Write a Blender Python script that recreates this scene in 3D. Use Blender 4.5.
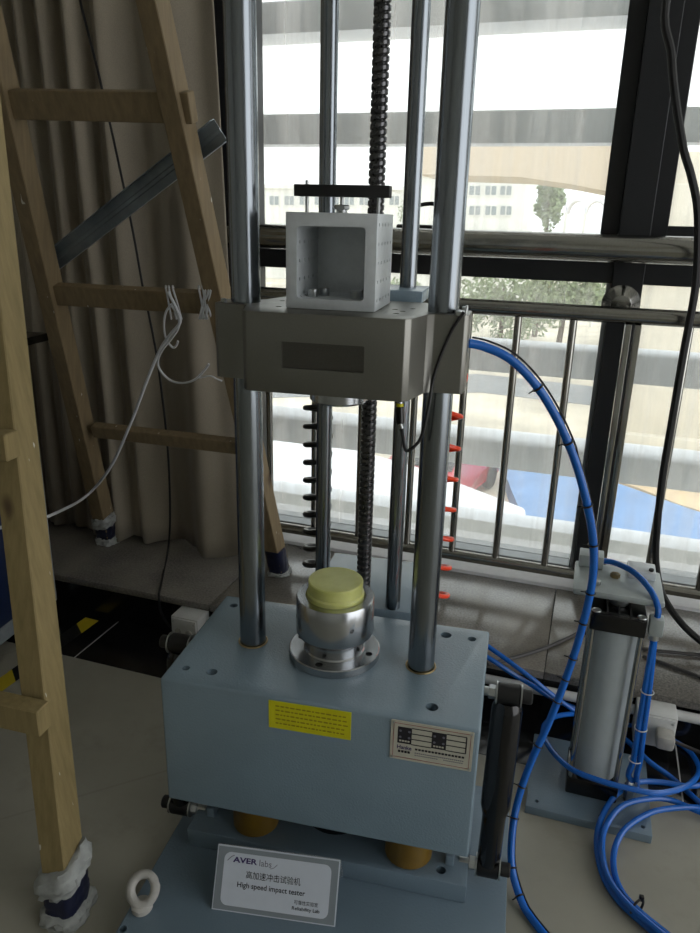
import bpy, bmesh, math, random
from mathutils import Vector, Matrix, noise
random.seed(7)
for o in list(bpy.data.objects): bpy.data.objects.remove(o)
scn = bpy.context.scene
COL = scn.collection
R = math.radians

# ------------------------------------------------------------------ camera
FPX = 734.327
CAM = Vector((0.2695, -0.9888, 1.2044))
yaw, pitch, roll = -0.2155, 0.3284, 0.0251
FW = Vector((math.sin(yaw)*math.cos(pitch), math.cos(yaw)*math.cos(pitch), -math.sin(pitch)))
_r = Vector((math.cos(yaw), -math.sin(yaw), 0)); _u = _r.cross(FW)
RT = math.cos(roll)*_r + math.sin(roll)*_u
UP = -math.sin(roll)*_r + math.cos(roll)*_u
cd = bpy.data.cameras.new('camera'); cam = bpy.data.objects.new('camera', cd); COL.objects.link(cam)
cd.sensor_fit = 'HORIZONTAL'; cd.sensor_width = 36.0; cd.lens = FPX/700*36.0
cd.clip_start = 0.02; cd.clip_end = 500
m3 = Matrix((RT, UP, -FW)).transposed()
cam.matrix_world = Matrix.Translation(CAM) @ m3.to_4x4()
scn.camera = cam

# ------------------------------------------------------------------ world, light, exposure
wd = bpy.data.worlds.new('overcast_sky'); scn.world = wd; wd.use_nodes = True
bg = wd.node_tree.nodes['Background']
bg.inputs[0].default_value = (0.97, 0.985, 1.0, 1); bg.inputs[1].default_value = 1.8
vs = scn.view_settings
vs.view_transform = 'Standard'; vs.look = 'None'; vs.gamma = 1.0; vs.use_curve_mapping = False
vs.exposure = 0.38
scn.display_settings.display_device = 'sRGB'

# ------------------------------------------------------------------ pixel -> place helpers
def ray(x, y): return FW + RT*((x-350)/FPX) + UP*((466.5-y)/FPX)
def at_plane(x, y, P0, n):
    d = ray(x, y); return CAM + d*((P0-CAM).dot(n)/d.dot(n))
def at_z(x, y, z): return at_plane(x, y, Vector((0, 0, z)), Vector((0, 0, 1)))
def at_y(x, y, Y): return at_plane(x, y, Vector((0, Y, 0)), Vector((0, 1, 0)))
TH = -0.09835                                   # the window wall is turned a little against the machine
WT = Vector((math.cos(TH), math.sin(TH), 0)); WN = Vector((-math.sin(TH), math.cos(TH), 0))
WM = Matrix.Rotation(TH, 4, 'Z')
def W(u, v, z): return WT*u + WN*v + Vector((0, 0, z))
def at_v(x, y, v): return at_plane(x, y, WN*v, WN)
def uvz(P): return Vector((P.dot(WT), P.dot(WN), P.z))

# ------------------------------------------------------------------ mesh helpers
def new(): return bmesh.new()
def box(bm, x0, x1, y0, y1, z0, z1, bev=0.0, seg=2, M=None):
    t = bmesh.new()
    bmesh.ops.create_cube(t, size=1)
    bmesh.ops.scale(t, vec=(x1-x0, y1-y0, z1-z0), verts=t.verts)
    bmesh.ops.translate(t, vec=((x0+x1)/2, (y0+y1)/2, (z0+z1)/2), verts=t.verts)
    if bev > 0: bmesh.ops.bevel(t, geom=t.edges[:], offset=bev, segments=seg, affect='EDGES', profile=0.5)
    if M: t.transform(M)
    join(bm, t); return bm
def join(bm, t):
    me = bpy.data.meshes.new('tmp'); t.to_mesh(me); t.free(); bm.from_mesh(me); bpy.data.meshes.remove(me)
def frame_to(p0, d):
    d = d.normalized(); q = d.to_track_quat('Z', 'Y'); return Matrix.Translation(p0) @ q.to_matrix().to_4x4()
def lathe(bm, prof, M=None, seg=32, cap=True):
    """prof = [(r, z)...] around local z"""
    rings = []
    for r, z in prof:
        rings.append([bm.verts.new((r*math.cos(2*math.pi*i/seg), r*math.sin(2*math.pi*i/seg), z)) for i in range(seg)])
    vs_ = [v for rr in rings for v in rr]
    for a, b in zip(rings, rings[1:]):
        for i in range(seg):
            j = (i+1) % seg; bm.faces.new((a[i], a[j], b[j], b[i]))
    if cap:
        bm.faces.new(list(reversed(rings[0]))); bm.faces.new(rings[-1])
    if M: bmesh.ops.transform(bm, matrix=M, verts=vs_)
    return bm
def cyl(bm, p0, p1, r, r1=None, seg=20, ch=0.0):
    p0 = Vector(p0); p1 = Vector(p1); L = (p1-p0).length; r1 = r if r1 is None else r1
    pr = [(r, 0), (r1, L)] if ch <= 0 else [(r-ch, 0), (r, ch), (r1, L-ch), (r1-ch, L)]
    return lathe(bm, pr, frame_to(p0, p1-p0), seg)
def prism(bm, poly, z0, z1, M=None, bev=0.0):
    t = bmesh.new()
    lo = [t.verts.new((x, y, z0)) for x, y in poly]; hi = [t.verts.new((x, y, z1)) for x, y in poly]
    n = len(poly)
    t.faces.new(list(reversed(lo))); t.faces.new(hi)
    for i in range(n):
        j = (i+1) % n; t.faces.new((lo[i], lo[j], hi[j], hi[i]))
    if bev > 0: bmesh.ops.bevel(t, geom=t.edges[:], offset=bev, segments=2, affect='EDGES', profile=0.5)
    if M: t.transform(M)
    join(bm, t); return bm
def smooth_path(pts, n=8, closed=False):
    P = [Vector(p) for p in pts]; out = []
    N = len(P); last = N if closed else N-1
    for i in range(last):
        if closed: a, b, c, d = P[i-1], P[i], P[(i+1) % N], P[(i+2) % N]
        else: a, b, c, d = P[max(i-1, 0)], P[i], P[i+1], P[min(i+2, N-1)]
        for k in range(n):
            s = k/n
            out.append(0.5*((2*b)+(c-a)*s+(2*a-5*b+4*c-d)*s*s+(3*b-a-3*c+d)*s**3))
    if not closed: out.append(P[-1])
    return out
def tube(bm, pts, r, seg=10, closed=False, rad=None):
    P = [Vector(p) for p in pts]; n = len(P)
    prev = None; rings = []
    for i in range(n):
        if closed: d = P[(i+1) % n]-P[i-1]
        else: d = P[min(i+1, n-1)]-P[max(i-1, 0)]
        if d.length < 1e-9: d = Vector((0, 0, 1))
        d.normalize()
        if prev is None:
            a = d.orthogonal().normalized()
        else:
            a = prev-d*prev.dot(d)
            a = a.normalized() if a.length > 1e-6 else d.orthogonal().normalized()
        prev = a; b = d.cross(a)
        rr = rad(i/(n-1)) if rad else r
        rings.append([bm.verts.new(P[i]+(a*math.cos(2*math.pi*k/seg)+b*math.sin(2*math.pi*k/seg))*rr) for k in range(seg)])
    pairs = list(zip(rings, rings[1:]))
    if closed: pairs.append((rings[-1], rings[0]))
    for q, s in pairs:
        for k in range(seg):
            j = (k+1) % seg; bm.faces.new((q[k], q[j], s[j], s[k]))
    if not closed:
        bm.faces.new(list(reversed(rings[0]))); bm.faces.new(rings[-1])
    return bm
def ring(bm, c, axis, R_, r, seg=20, s2=8):
    M = frame_to(Vector(c), Vector(axis))
    tube(bm, [M @ Vector((R_*math.cos(2*math.pi*i/seg), R_*math.sin(2*math.pi*i/seg), 0)) for i in range(seg)], r, s2, True)
def hexnut(bm, p0, p1, r): return cyl(bm, p0, p1, r, seg=6, ch=min(0.0015, r*.15))
def beam(bm, p0, p1, wdir, w, d, bev=0.002):
    p0 = Vector(p0); p1 = Vector(p1); z = (p1-p0).normalized(); x = Vector(wdir); x = (x-z*x.dot(z)).normalized(); y = z.cross(x)
    M = Matrix((x, y, z)).transposed().to_4x4(); M.translation = p0
    return box(bm, -w/2, w/2, -d/2, d/2, 0, (p1-p0).length, bev, 1, M)

ORG = {}
def obj(name, bm, mat, parent=None, angle=35, M=None, origin=None):
    if M: bm.transform(M)
    bmesh.ops.recalc_face_normals(bm, faces=bm.faces)
    if parent is not None: org = ORG[parent]
    elif origin is not None: org = Vector(origin)
    else:
        xs = [v.co for v in bm.verts]
        org = Vector(((min(v.x for v in xs)+max(v.x for v in xs))/2, (min(v.y for v in xs)+max(v.y for v in xs))/2, min(v.z for v in xs)))
    bmesh.ops.translate(bm, vec=-org, verts=bm.verts)
    me = bpy.data.meshes.new(name); bm.to_mesh(me); bm.free()
    for p in me.polygons: p.use_smooth = True
    me.set_sharp_from_angle(angle=R(angle))
    o = bpy.data.objects.new(name, me); COL.objects.link(o)
    if mat: me.materials.append(mat)
    if parent is not None: o.parent = parent
    else: o.location = org
    ORG[o] = org
    return o
def tag(o, label, cat, group=None):
    o['label'] = label; o['category'] = cat
    if group: o['group'] = group
    return o
def thing(name, label, cat, loc, group=None):
    o = bpy.data.objects.new(name, None); COL.objects.link(o); o.location = loc; o.empty_display_size = 0.05
    ORG[o] = Vector(loc)
    return tag(o, label, cat, group)
def struct(o): o['kind'] = 'structure'; return o
def sempty(name, loc=(0, 0, 0)):
    o = bpy.data.objects.new(name, None); COL.objects.link(o); o.location = loc; ORG[o] = Vector(loc); return struct(o)
def drill(o, cutbm):
    """boolean holes; cutter given in world coordinates"""
    cutbm.transform(Matrix.Translation(-ORG[o])); bmesh.ops.recalc_face_normals(cutbm, faces=cutbm.faces)
    cm = bpy.data.meshes.new('cut'); cutbm.to_mesh(cm); cutbm.free()
    c = bpy.data.objects.new('cut', cm); COL.objects.link(c)
    t = bpy.data.objects.new('work', o.data); COL.objects.link(t)
    md = t.modifiers.new('b', 'BOOLEAN'); md.operation = 'DIFFERENCE'; md.object = c; md.solver = 'EXACT'
    dg = bpy.context.evaluated_depsgraph_get(); dg.update()
    me = bpy.data.meshes.new_from_object(t.evaluated_get(dg), depsgraph=dg)
    bpy.data.objects.remove(t); bpy.data.objects.remove(c)
    old = o.data; nm = old.name; o.data = me; bpy.data.meshes.remove(old); me.name = nm
    for p in me.polygons: p.use_smooth = True
    me.set_sharp_from_angle(angle=R(35))
def copy_tree(o, parent=None, off=None):
    c = o.copy(); COL.objects.link(c); ORG[c] = ORG[o].copy()
    if parent is not None: c.parent = parent
    if off is not None: c.location = o.location+Vector(off); ORG[c] = ORG[o]+Vector(off)
    for ch in list(o.children): copy_tree(ch, c)
    return c
def text(name, s, mat, parent, O, ex, ey, x, y, width=None, height=None, bold=0.0, shear=0.0, depth=0.0004):
    """flat lettering: left-baseline corner at O + ex*x + ey*y; fitted to width and/or height (metres)"""
    cu = bpy.data.curves.new(name, 'FONT'); cu.body = s; cu.size = 1; cu.offset = bold; cu.shear = shear; cu.extrude = 0.0; cu.resolution_u = 3
    t = bpy.data.objects.new(name, cu); COL.objects.link(t)
    dg = bpy.context.evaluated_depsgraph_get(); dg.update()
    me = bpy.data.meshes.new_from_object(t.evaluated_get(dg), depsgraph=dg)
    bpy.data.objects.remove(t); bpy.data.curves.remove(cu)
    xs = [v.co.x for v in me.vertices]; ys = [v.co.y for v in me.vertices]
    if not xs: return None
    w = max(xs)-min(xs); h = max(ys)-min(ys)
    sx = width/w if width else None; sy = height/h if height else None
    sx = sx or sy; sy = sy or sx
    ez = ex.cross(ey)
    bm = bmesh.new(); bm.from_mesh(me); bpy.data.meshes.remove(me)
    x0, y0 = min(xs), min(ys)
    for v in bm.verts:
        v.co = O+ex*(x+(v.co.x-x0)*sx)+ey*(y+(v.co.y-y0)*sy)+ez*depth
    return obj(name, bm, mat, parent)
def frame_poly(bm, O, ex, ey, pts, t0, t1):
    ez = ex.cross(ey); M = Matrix((ex, ey, ez)).transposed().to_4x4(); M.translation = O
    return prism(bm, pts, t0, t1, M)
def rrect(x0, x1, y0, y1, r, n=5):
    out = []
    for cx, cy, a0 in ((x1-r, y0+r, -90), (x1-r, y1-r, 0), (x0+r, y1-r, 90), (x0+r, y0+r, 180)):
        for i in range(n+1):
            a = R(a0+90*i/n); out.append((cx+r*math.cos(a), cy+r*math.sin(a)))
    return out

# ------------------------------------------------------------------ materials
def hexc(h):
    h = h.lstrip('#'); c = [int(h[i:i+2], 16)/255 for i in (0, 2, 4)]
    return tuple((x/12.92 if x <= .04045 else ((x+.055)/1.055)**2.4) for x in c)+(1,)
class NT:
    def __init__(s, name):
        s.m = bpy.data.materials.new(name); s.m.use_nodes = True; s.t = s.m.node_tree
        s.b = s.t.nodes['Principled BSDF']; s.out = s.t.nodes['Material Output']
    def n(s, k, **kw):
        x = s.t.nodes.new(k)
        for a, b in kw.items():
            if a in x.inputs.keys(): x.inputs[a].default_value = b
            else: setattr(x, a, b)
        return x
    def l(s, a, b): s.t.links.new(a, b)
    def coord(s, scale=(1, 1, 1), kind='Object'):
        tc = s.n('ShaderNodeTexCoord'); mp = s.n('ShaderNodeMapping'); mp.inputs['Scale'].default_value = scale
        s.l(tc.outputs[kind], mp.inputs['Vector']); return mp.outputs['Vector']
    def noise(s, vec, scale, detail=4, rough=.55):
        x = s.n('ShaderNodeTexNoise'); x.inputs['Scale'].default_value = scale; x.inputs['Detail'].default_value = detail; x.inputs['Roughness'].default_value = rough
        s.l(vec, x.inputs['Vector']); return x.outputs['Fac']
    def ramp(s, fac, stops):
        x = s.n('ShaderNodeValToRGB'); e = x.color_ramp.elements
        while len(e) < len(stops): e.new(.5)
        for q, (p, c) in zip(e, stops): q.position = p; q.color = c
        s.l(fac, x.inputs['Fac']); return x.outputs['Color']
    def bump(s, h, strength, dist=.001):
        x = s.n('ShaderNodeBump'); x.inputs['Strength'].default_value = strength; x.inputs['Distance'].default_value = dist
        s.l(h, x.inputs['Height']); s.l(x.outputs['Normal'], s.b.inputs['Normal'])
    def set(s, **kw):
        for k, v in kw.items(): s.b.inputs[k.replace('_', ' ')].default_value = v
        return s
def plain(name, col, rough=.5, metal=0.0, var=.12, scale=40, bump=0.0, spec=.5, coat=0.0):
    m = NT(name); c = hexc(col) if isinstance(col, str) else col
    v = m.coord(); f = m.noise(v, scale)
    d = tuple(max(0, x*(1-var)) for x in c[:3])+(1,); b = tuple(min(1, x*(1+var)) for x in c[:3])+(1,)
    m.l(m.ramp(f, [(.3, d), (.7, b)]), m.b.inputs['Base Color'])
    m.set(Roughness=rough, Metallic=metal); m.b.inputs['Specular IOR Level'].default_value = spec
    if coat: m.b.inputs['Coat Weight'].default_value = coat
    if bump: m.bump(f, bump)
    return m.m
def brushed(name, col, rough, sc=(2, 2, 300), var=.1, bump=.03):
    m = NT(name); c = hexc(col)
    f = m.noise(m.coord(sc), 6, 3)
    d = tuple(x*(1-var) for x in c[:3])+(1,); b = tuple(min(1, x*(1+var)) for x in c[:3])+(1,)
    m.l(m.ramp(f, [(.3, d), (.7, b)]), m.b.inputs['Base Color'])
    rr = m.n('ShaderNodeMapRange'); rr.inputs['To Min'].default_value = rough*.75; rr.inputs['To Max'].default_value = rough*1.3
    m.l(f, rr.inputs['Value']); m.l(rr.outputs['Result'], m.b.inputs['Roughness'])
    m.set(Metallic=1.0)
    if bump: m.bump(f, bump, .0005)
    return m.m
def wood(name, a, b, knots='#3a2413'):
    m = NT(name)
    v = m.coord((14, 14, 1.2)); f = m.noise(v, 6, 6, .6)
    c1 = m.ramp(f, [(.25, hexc(a)), (.75, hexc(b))])
    sp = m.noise(m.coord((1, 1, .35)), 55, 2); dots = m.ramp(sp, [(.73, (0, 0, 0, 1)), (.76, (1, 1, 1, 1))])
    k = m.noise(m.coord((1, 1, .5)), 9, 2); kn = m.ramp(k, [(.68, (0, 0, 0, 1)), (.76, (1, 1, 1, 1))])
    mx = m.n('ShaderNodeMixRGB'); mx.inputs['Color2'].default_value = hexc(knots); m.l(c1, mx.inputs['Color1']); m.l(kn, mx.inputs['Fac'])
    mx2 = m.n('ShaderNodeMixRGB'); mx2.inputs['Color2'].default_value = hexc('#c9c6bb'); m.l(mx.outputs[0], mx2.inputs['Color1']); m.l(dots, mx2.inputs['Fac'])
    m.l(mx2.outputs[0], m.b.inputs['Base Color']); m.set(Roughness=.75); m.bump(f, .25, .001)
    return m.m
def paint(name, col, rough=.26):
    m = NT(name); c = hexc(col)
    v = m.coord(); f = m.noise(v, 260, 3); g = m.noise(v, 7, 4)
    m.l(m.ramp(g, [(.3, tuple(x*.93 for x in c[:3])+(1,)), (.7, tuple(x*1.05 for x in c[:3])+(1,))]), m.b.inputs['Base Color'])
    m.set(Roughness=rough); m.b.inputs['Specular IOR Level'].default_value = .8; m.bump(f, .4, .0018); return m.m
def granite(name, a, b, rough, dirt=None):
    m = NT(name); v = m.coord()
    f = m.noise(v, 160, 4, .7); g = m.noise(v, 3.5, 5)
    c = m.ramp(f, [(.35, hexc(a)), (.65, hexc(b))])
    if dirt:
        mx = m.n('ShaderNodeMixRGB'); mx.inputs['Color2'].default_value = hexc(dirt); m.l(c, mx.inputs['Color1'])
        m.l(m.ramp(g, [(.42, (0, 0, 0, 1)), (.72, (.6, .6, .6, 1))]), mx.inputs['Fac']); c = mx.outputs[0]
    m.l(c, m.b.inputs['Base Color'])
    rr = m.n('ShaderNodeMapRange'); rr.inputs['To Min'].default_value = rough*.6; rr.inputs['To Max'].default_value = rough*1.5
    m.l(g, rr.inputs['Value']); m.l(rr.outputs['Result'], m.b.inputs['Roughness'])
    return m.m
def cloth(name, a, b):
    m = NT(name); v = m.coord((1, 1, 1)); f = m.noise(v, 420, 2); g = m.noise(m.coord((1, 1, .3)), 5, 4)
    mx = m.n('ShaderNodeMixRGB'); mx.blend_type = 'MULTIPLY'; mx.inputs['Fac'].default_value = .5
    m.l(m.ramp(g, [(.3, hexc(a)), (.7, hexc(b))]), mx.inputs['Color1']); m.l(m.ramp(f, [(.3, (.6, .6, .6, 1)), (.7, (1, 1, 1, 1))]), mx.inputs['Color2'])
    m.l(mx.outputs[0], m.b.inputs['Base Color']); m.set(Roughness=.85); m.b.inputs['Sheen Weight'].default_value = .15; m.bump(f, .2, .0005)
    return m.m
def floor_mat():
    m = NT('floor_epoxy'); v = m.coord()
    f = m.noise(v, 1.6, 6, .6); g = m.noise(v, 30, 4, .6)
    c = m.ramp(f, [(.3, hexc('#8f8c7f')), (.7, hexc('#a5a295'))])
    d = m.noise(v, 5, 5, .7)
    mx = m.n('ShaderNodeMixRGB'); mx.inputs['Color2'].default_value = hexc('#7d7867'); m.l(c, mx.inputs['Color1']); m.l(m.ramp(d, [(.55, (0, 0, 0, 1)), (.78, (.55, .55, .55, 1))]), mx.inputs['Fac'])
    vo = m.n('ShaderNodeTexVoronoi'); vo.feature = 'DISTANCE_TO_EDGE'; vo.inputs['Scale'].default_value = 1.15; m.l(v, vo.inputs['Vector'])
    mx2 = m.n('ShaderNodeMixRGB'); mx2.inputs['Color2'].default_value = hexc('#6f6a5b'); m.l(mx.outputs[0], mx2.inputs['Color1'])
    m.l(m.ramp(vo.outputs['Distance'], [(.0, (.25, .25, .25, 1)), (.0025, (0, 0, 0, 1))]), mx2.inputs['Fac'])
    m.l(mx2.outputs[0], m.b.inputs['Base Color'])
    m.l(m.ramp(g, [(.3, (.42, .42, .42, 1)), (.7, (.62, .62, .62, 1))]), m.b.inputs['Roughness'])
    return m.m
def glass_mat():
    m = NT('window_glass'); t = m.t; t.nodes.remove(m.b)
    tr = m.n('ShaderNodeBsdfTransparent'); tr.inputs[0].default_value = (.94, .97, .96, 1)
    gl = m.n('ShaderNodeBsdfGlossy'); gl.inputs['Roughness'].default_value = .02
    fr = m.n('ShaderNodeFresnel'); fr.inputs['IOR'].default_value = 1.35
    mix = m.n('ShaderNodeMixShader'); m.l(fr.outputs[0], mix.inputs[0]); m.l(tr.outputs[0], mix.inputs[1]); m.l(gl.outputs[0], mix.inputs[2])
    du = m.n('ShaderNodeBsdfTranslucent'); du.inputs[0].default_value = (.9, .88, .84, 1)
    v = m.coord((26, 26, .9)); f = m.noise(v, 1.0, 4, .6)
    mr = m.ramp(f, [(.40, (.10, .10, .10, 1)), (.72, (.30, .30, .30, 1))])
    m2 = m.n('ShaderNodeMixShader'); m.l(mr, m2.inputs[0]); m.l(mix.outputs[0], m2.inputs[1]); m.l(du.outputs[0], m2.inputs[2])
    m.l(m2.outputs[0], m.out.inputs[0]); return m.m
def pad_mat():
    m = NT('urethane_pad'); v = m.coord(); f = m.noise(v, 25, 3)
    m.l(m.ramp(f, [(.3, hexc('#c3c678')), (.7, hexc('#d6d890'))]), m.b.inputs['Base Color'])
    m.set(Roughness=.42); m.b.inputs['Subsurface Weight'].default_value = .6; m.b.inputs['Subsurface Radius'].default_value = (.03, .03, .01)
    m.b.inputs['Subsurface Scale'].default_value = .5; return m.m
def clear_mat(name, col=(.9, .93, .93, 1), alpha=.25):
    m = NT(name); m.set(Roughness=.12); m.b.inputs['Base Color'].default_value = col
    m.b.inputs['Alpha'].default_value = alpha; return m.m
def tape_stripes():
    m = NT('hazard_stripes'); v = m.coord()
    w = m.n('ShaderNodeTexWave'); w.bands_direction = 'DIAGONAL'; w.inputs['Scale'].default_value = 3.2; m.l(v, w.inputs['Vector'])
    m.l(m.ramp(w.outputs['Fac'], [(.49, hexc('#141414')), (.51, hexc('#c3ad23'))]), m.b.inputs['Base Color']); m.set(Roughness=.5); return m.m

M_FLOOR = floor_mat()
M_GRANB = granite('black_granite', '#0b0b0c', '#1c1c1d', .16)
M_GRANL = granite('ledge_granite', '#55534f', '#7d7973', .14, '#9a9488')
M_SILL = plain('white_sill', '#f2f2f5', .25, var=.04)
M_WALLD = plain('dark_wall', '#2c2c2c', .8)
M_CEIL = plain('ceiling_white', '#cfcfca', .9, var=.03)
M_FRAME = plain('black_window_frame', '#1b1d21', .45, var=.08)
M_FRAMEL = brushed('frame_aluminium', '#8d9092', .35)
M_GLASS = glass_mat()
M_STAIN = brushed('stainless_tube', '#a3a29c', .16, (60, 60, 3), .08, .01)
M_CURT = cloth('curtain_cloth', '#8a8172', '#a09684')
M_WOOD = wood('pine_batten', '#776842', '#928157')
M_WOODD = wood('dark_pine_batten', '#6d5e46', '#877556')
M_GALV = plain('galvanised_steel', '#8b959b', .4, .5, var=.25, scale=12)
M_FOAM = plain('foam_wrap', '#9b9e9b', .7, var=.15, scale=60, bump=.5)
M_BTAPE = plain('navy_tape', '#171c33', .35, var=.3, scale=30, bump=.3)
M_PAINT = paint('machine_blue_grey', '#7c8f9b')
M_PAINTB = paint('machine_base_blue_grey', '#697b88', .4)
M_CHROME = brushed('ground_chrome_column', '#868c91', .22, (90, 90, 2), .06, .01)
M_STEEL = brushed('turned_steel', '#b4b7ba', .22, (8, 8, 240), .06, .03)
M_SCREW = brushed('lead_screw_steel', '#5d5d5e', .28, (40, 40, 40), .25, .05)
M_CROSS = brushed('crosshead_nickel', '#85847e', .42, (120, 2, 120), .06, .02)
M_ALU = plain('anodised_aluminium', '#cbd0d3', .42, .2, var=.05, scale=80)
M_ENGR = brushed('engraved_plate_metal', '#63615c', .4, (120, 2, 120))
M_ALUD = plain('dull_aluminium', '#a9b1b1', .42, .3, var=.06, scale=60)
M_BLACK = plain('black_paint', '#0d0d0e', .16, var=.2)
M_BLACKM = plain('black_matte', '#121212', .6, var=.2)
M_RUBBER = plain('black_rubber', '#0c0c0d', .45, var=.2)
M_BRASS = plain('brass', '#a8966c', .3, .9)
M_BOLT = brushed('zinc_bolt', '#b9bcbc', .3)
M_BUMP = plain('amber_bumper', '#6e5519', .4, var=.15, scale=20)
M_PAD = pad_mat()
M_BLUE = plain('blue_polyurethane', '#1561bb', .22, var=.1, scale=12)
M_ORANGE = plain('orange_polyurethane', '#f0421a', .3, var=.05)
M_BLACKPU = plain('black_polyurethane', '#131313', .3, var=.1)
M_WHITEP = plain('white_plastic', '#c9cac8', .45, var=.05)
M_WCABLE = plain('white_cable_jacket', '#c4c6c8', .4, var=.05)
M_GREYC = plain('grey_cable', '#3c3a39', .5)
M_YLAB = plain('yellow_label', '#cfc912', .4, var=.05)
M_PRINTB = plain('brown_print', '#94880f', .6)
M_PLATE = plain('nameplate_alu', '#c9c6b6', .4, .2, var=.05)
M_INK = plain('black_ink', '#17141a', .6, var=0)
M_INKP = plain('purple_ink', '#35245e', .6, var=0)
M_INKR = plain('red_ink', '#8c1f2a', .6, var=0)
M_INKG = plain('grey_ink', '#6d6c78', .6, var=0)
M_CARDG = plain('card_grey_print', '#7f878d', .35, var=.02)
M_CARDW = plain('card_white_print', '#c3cad4', .4, var=.02)
M_ACRYL = clear_mat('clear_acrylic')
M_CERAM = plain('white_eye_ring', '#aba9a3', .6, var=.15, scale=50, bump=.3)
M_NAVY = plain('navy_panel', '#1d2b4c', .4)
M_GREYP = plain('grey_painted_steel', '#8d959b', .45)
M_HAZ = tape_stripes()
M_CYLG = plain('grey_cylinder_tube', '#a3abad', .42, 0.0, var=.04)
M_HOLESHADE = plain('painted_hole_shade', '#07090a', .8, var=0)  # near-black colour standing in for the shade inside holes
# outdoors
M_LOUV = plain('white_louver', '#e2e5ea', .5, var=.05, scale=5)
M_GROUND = plain('pale_ground', '#d2c8b6', .9, var=.35, scale=.35)
M_BWHITE = plain('white_facade', '#e4e3de', .8, var=.03)
M_BPANE = plain('far_window_pane', '#8b9396', .2, var=.1)
M_BBEIGE = plain('beige_facade', '#c9b9a5', .8, var=.06)
M_LEAF = plain('leaf_green', '#8b9a76', .7, var=.5, scale=3)
M_BARK = plain('bark', '#5a4a3a', .9)
M_CREAM = plain('cream_concrete', '#d8d0c0', .85, var=.08, scale=2)
M_TARP = plain('blue_tarp', '#7093c0', .5, var=.15, scale=1.5)
M_SAND = plain('sand', '#d3b995', .95, var=.2, scale=2)
M_TENT = plain('white_membrane', '#e8e8ee', .5, var=.04, scale=1)
M_RED = plain('red_car_paint', '#c2263a', .2, coat=.5)
M_CARG = plain('car_glass', '#2a2f33', .1)
M_ROAD = plain('grey_road', '#8a8d90', .9, var=.2, scale=.6)

# ================================================================== SETTING
ZL = 0.125      # top of the granite ledge under the window
b = new(); box(b, -3.2, 3.6, -4.5, 0.51, -.1, 0); struct(obj('floor', b, M_FLOOR, M=WM, origin=(0, 0, 0)))
tr = struct(obj('trim_1', box(new(), -3.2, 3.6, .51, 1.4, -.1, -.004), M_BLACKM, M=WM, origin=(0, 0, 0)))
tr['label'] = 'black polished granite border of the floor'
uj = -0.92
k = -3
while uj+.8*k < 3.6:
    a = max(uj+.8*k, -3.2); e = min(uj+.8*(k+1), 3.6)
    obj('granite_tile', box(new(), a+.0015, e-.0015, .512, .735, -.05, 0, .0008, 1), M_GRANB, tr, M=WM); k += 1
b = new()
for k in range(-2, 6): box(b, uj+.8*k-.0015, uj+.8*k+.0015, .512, .72, -.004, -.0008)
obj('joint', b, M_WHITEP, tr, M=WM)
tr2 = struct(obj('trim_2', box(new(), -3.2, 3.6, .735, 1.5, 0, ZL-.022), M_BLACKM, M=WM, origin=(0, 0, 0)))
tr2['label'] = 'grey granite window ledge with black riser'
ul = uvz(at_z(228, 587, ZL)).x
for k in range(-4, 5):
    a = max(ul+.95*k, -3.2); e = min(ul+.95*(k+1), 3.6)
    if e <= a: continue
    obj('granite_slab', box(new(), a+.001, e-.001, .715, 1.19, ZL-.022, ZL, .002, 2), M_GRANL, tr2, M=WM)
    obj('riser_panel', box(new(), a+.001, e-.001, .725, .74, .001, ZL-.023, .001, 1), M_GRANB, tr2, M=WM)
t3 = struct(obj('trim_3', box(new(), -.75, 3.6, 1.185, 1.5, ZL-.02, ZL+.012, .003), M_SILL, M=WM, origin=(0, 0, 0)))
t3['label'] = 'white stone window sill'
struct(obj('wall_left', box(new(), -3.2, -.95, 1.42, 1.55, 0, 3.0), M_WALLD, M=WM, origin=(0, 0, 0)))
struct(obj('wall_side', box(new(), -3.3, -3.2, -4.5, 1.55, 0, 3.0), M_CEIL, M=WM, origin=(0, 0, 0)))
struct(obj('added_wall_back', box(new(), -3.3, 3.6, -4.6, -4.5, 0, 3.0), M_CEIL, M=WM, origin=(0, 0, 0)))  # unseen wall, added to cut the skylight from behind the camera
struct(obj('added_wall_right', box(new(), 3.6, 3.7, -4.6, -2.6, 0, 3.0), M_CEIL, M=WM, origin=(0, 0, 0)))  # unseen partial wall, added and sized to dim the frontal light
struct(obj('added_wall_above', box(new(), -6, 8, 1.42, 1.7, 3.0, 14.0), M_CEIL, M=WM, origin=(0, 0, 0)))  # unseen upper storeys, added to keep skylight off the louver fronts
struct(obj('added_wall_below', box(new(), -6, 8, 1.5, 1.7, -5.0, .1), M_CEIL, M=WM, origin=(0, 0, 0)))  # unseen lower facade, added to take light off the louver fronts
struct(obj('ceiling', box(new(), -3.2, 3.6, -4.5, 1.55, 3.0, 3.1), M_CEIL, M=WM, origin=(0, 0, 0)))

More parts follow.
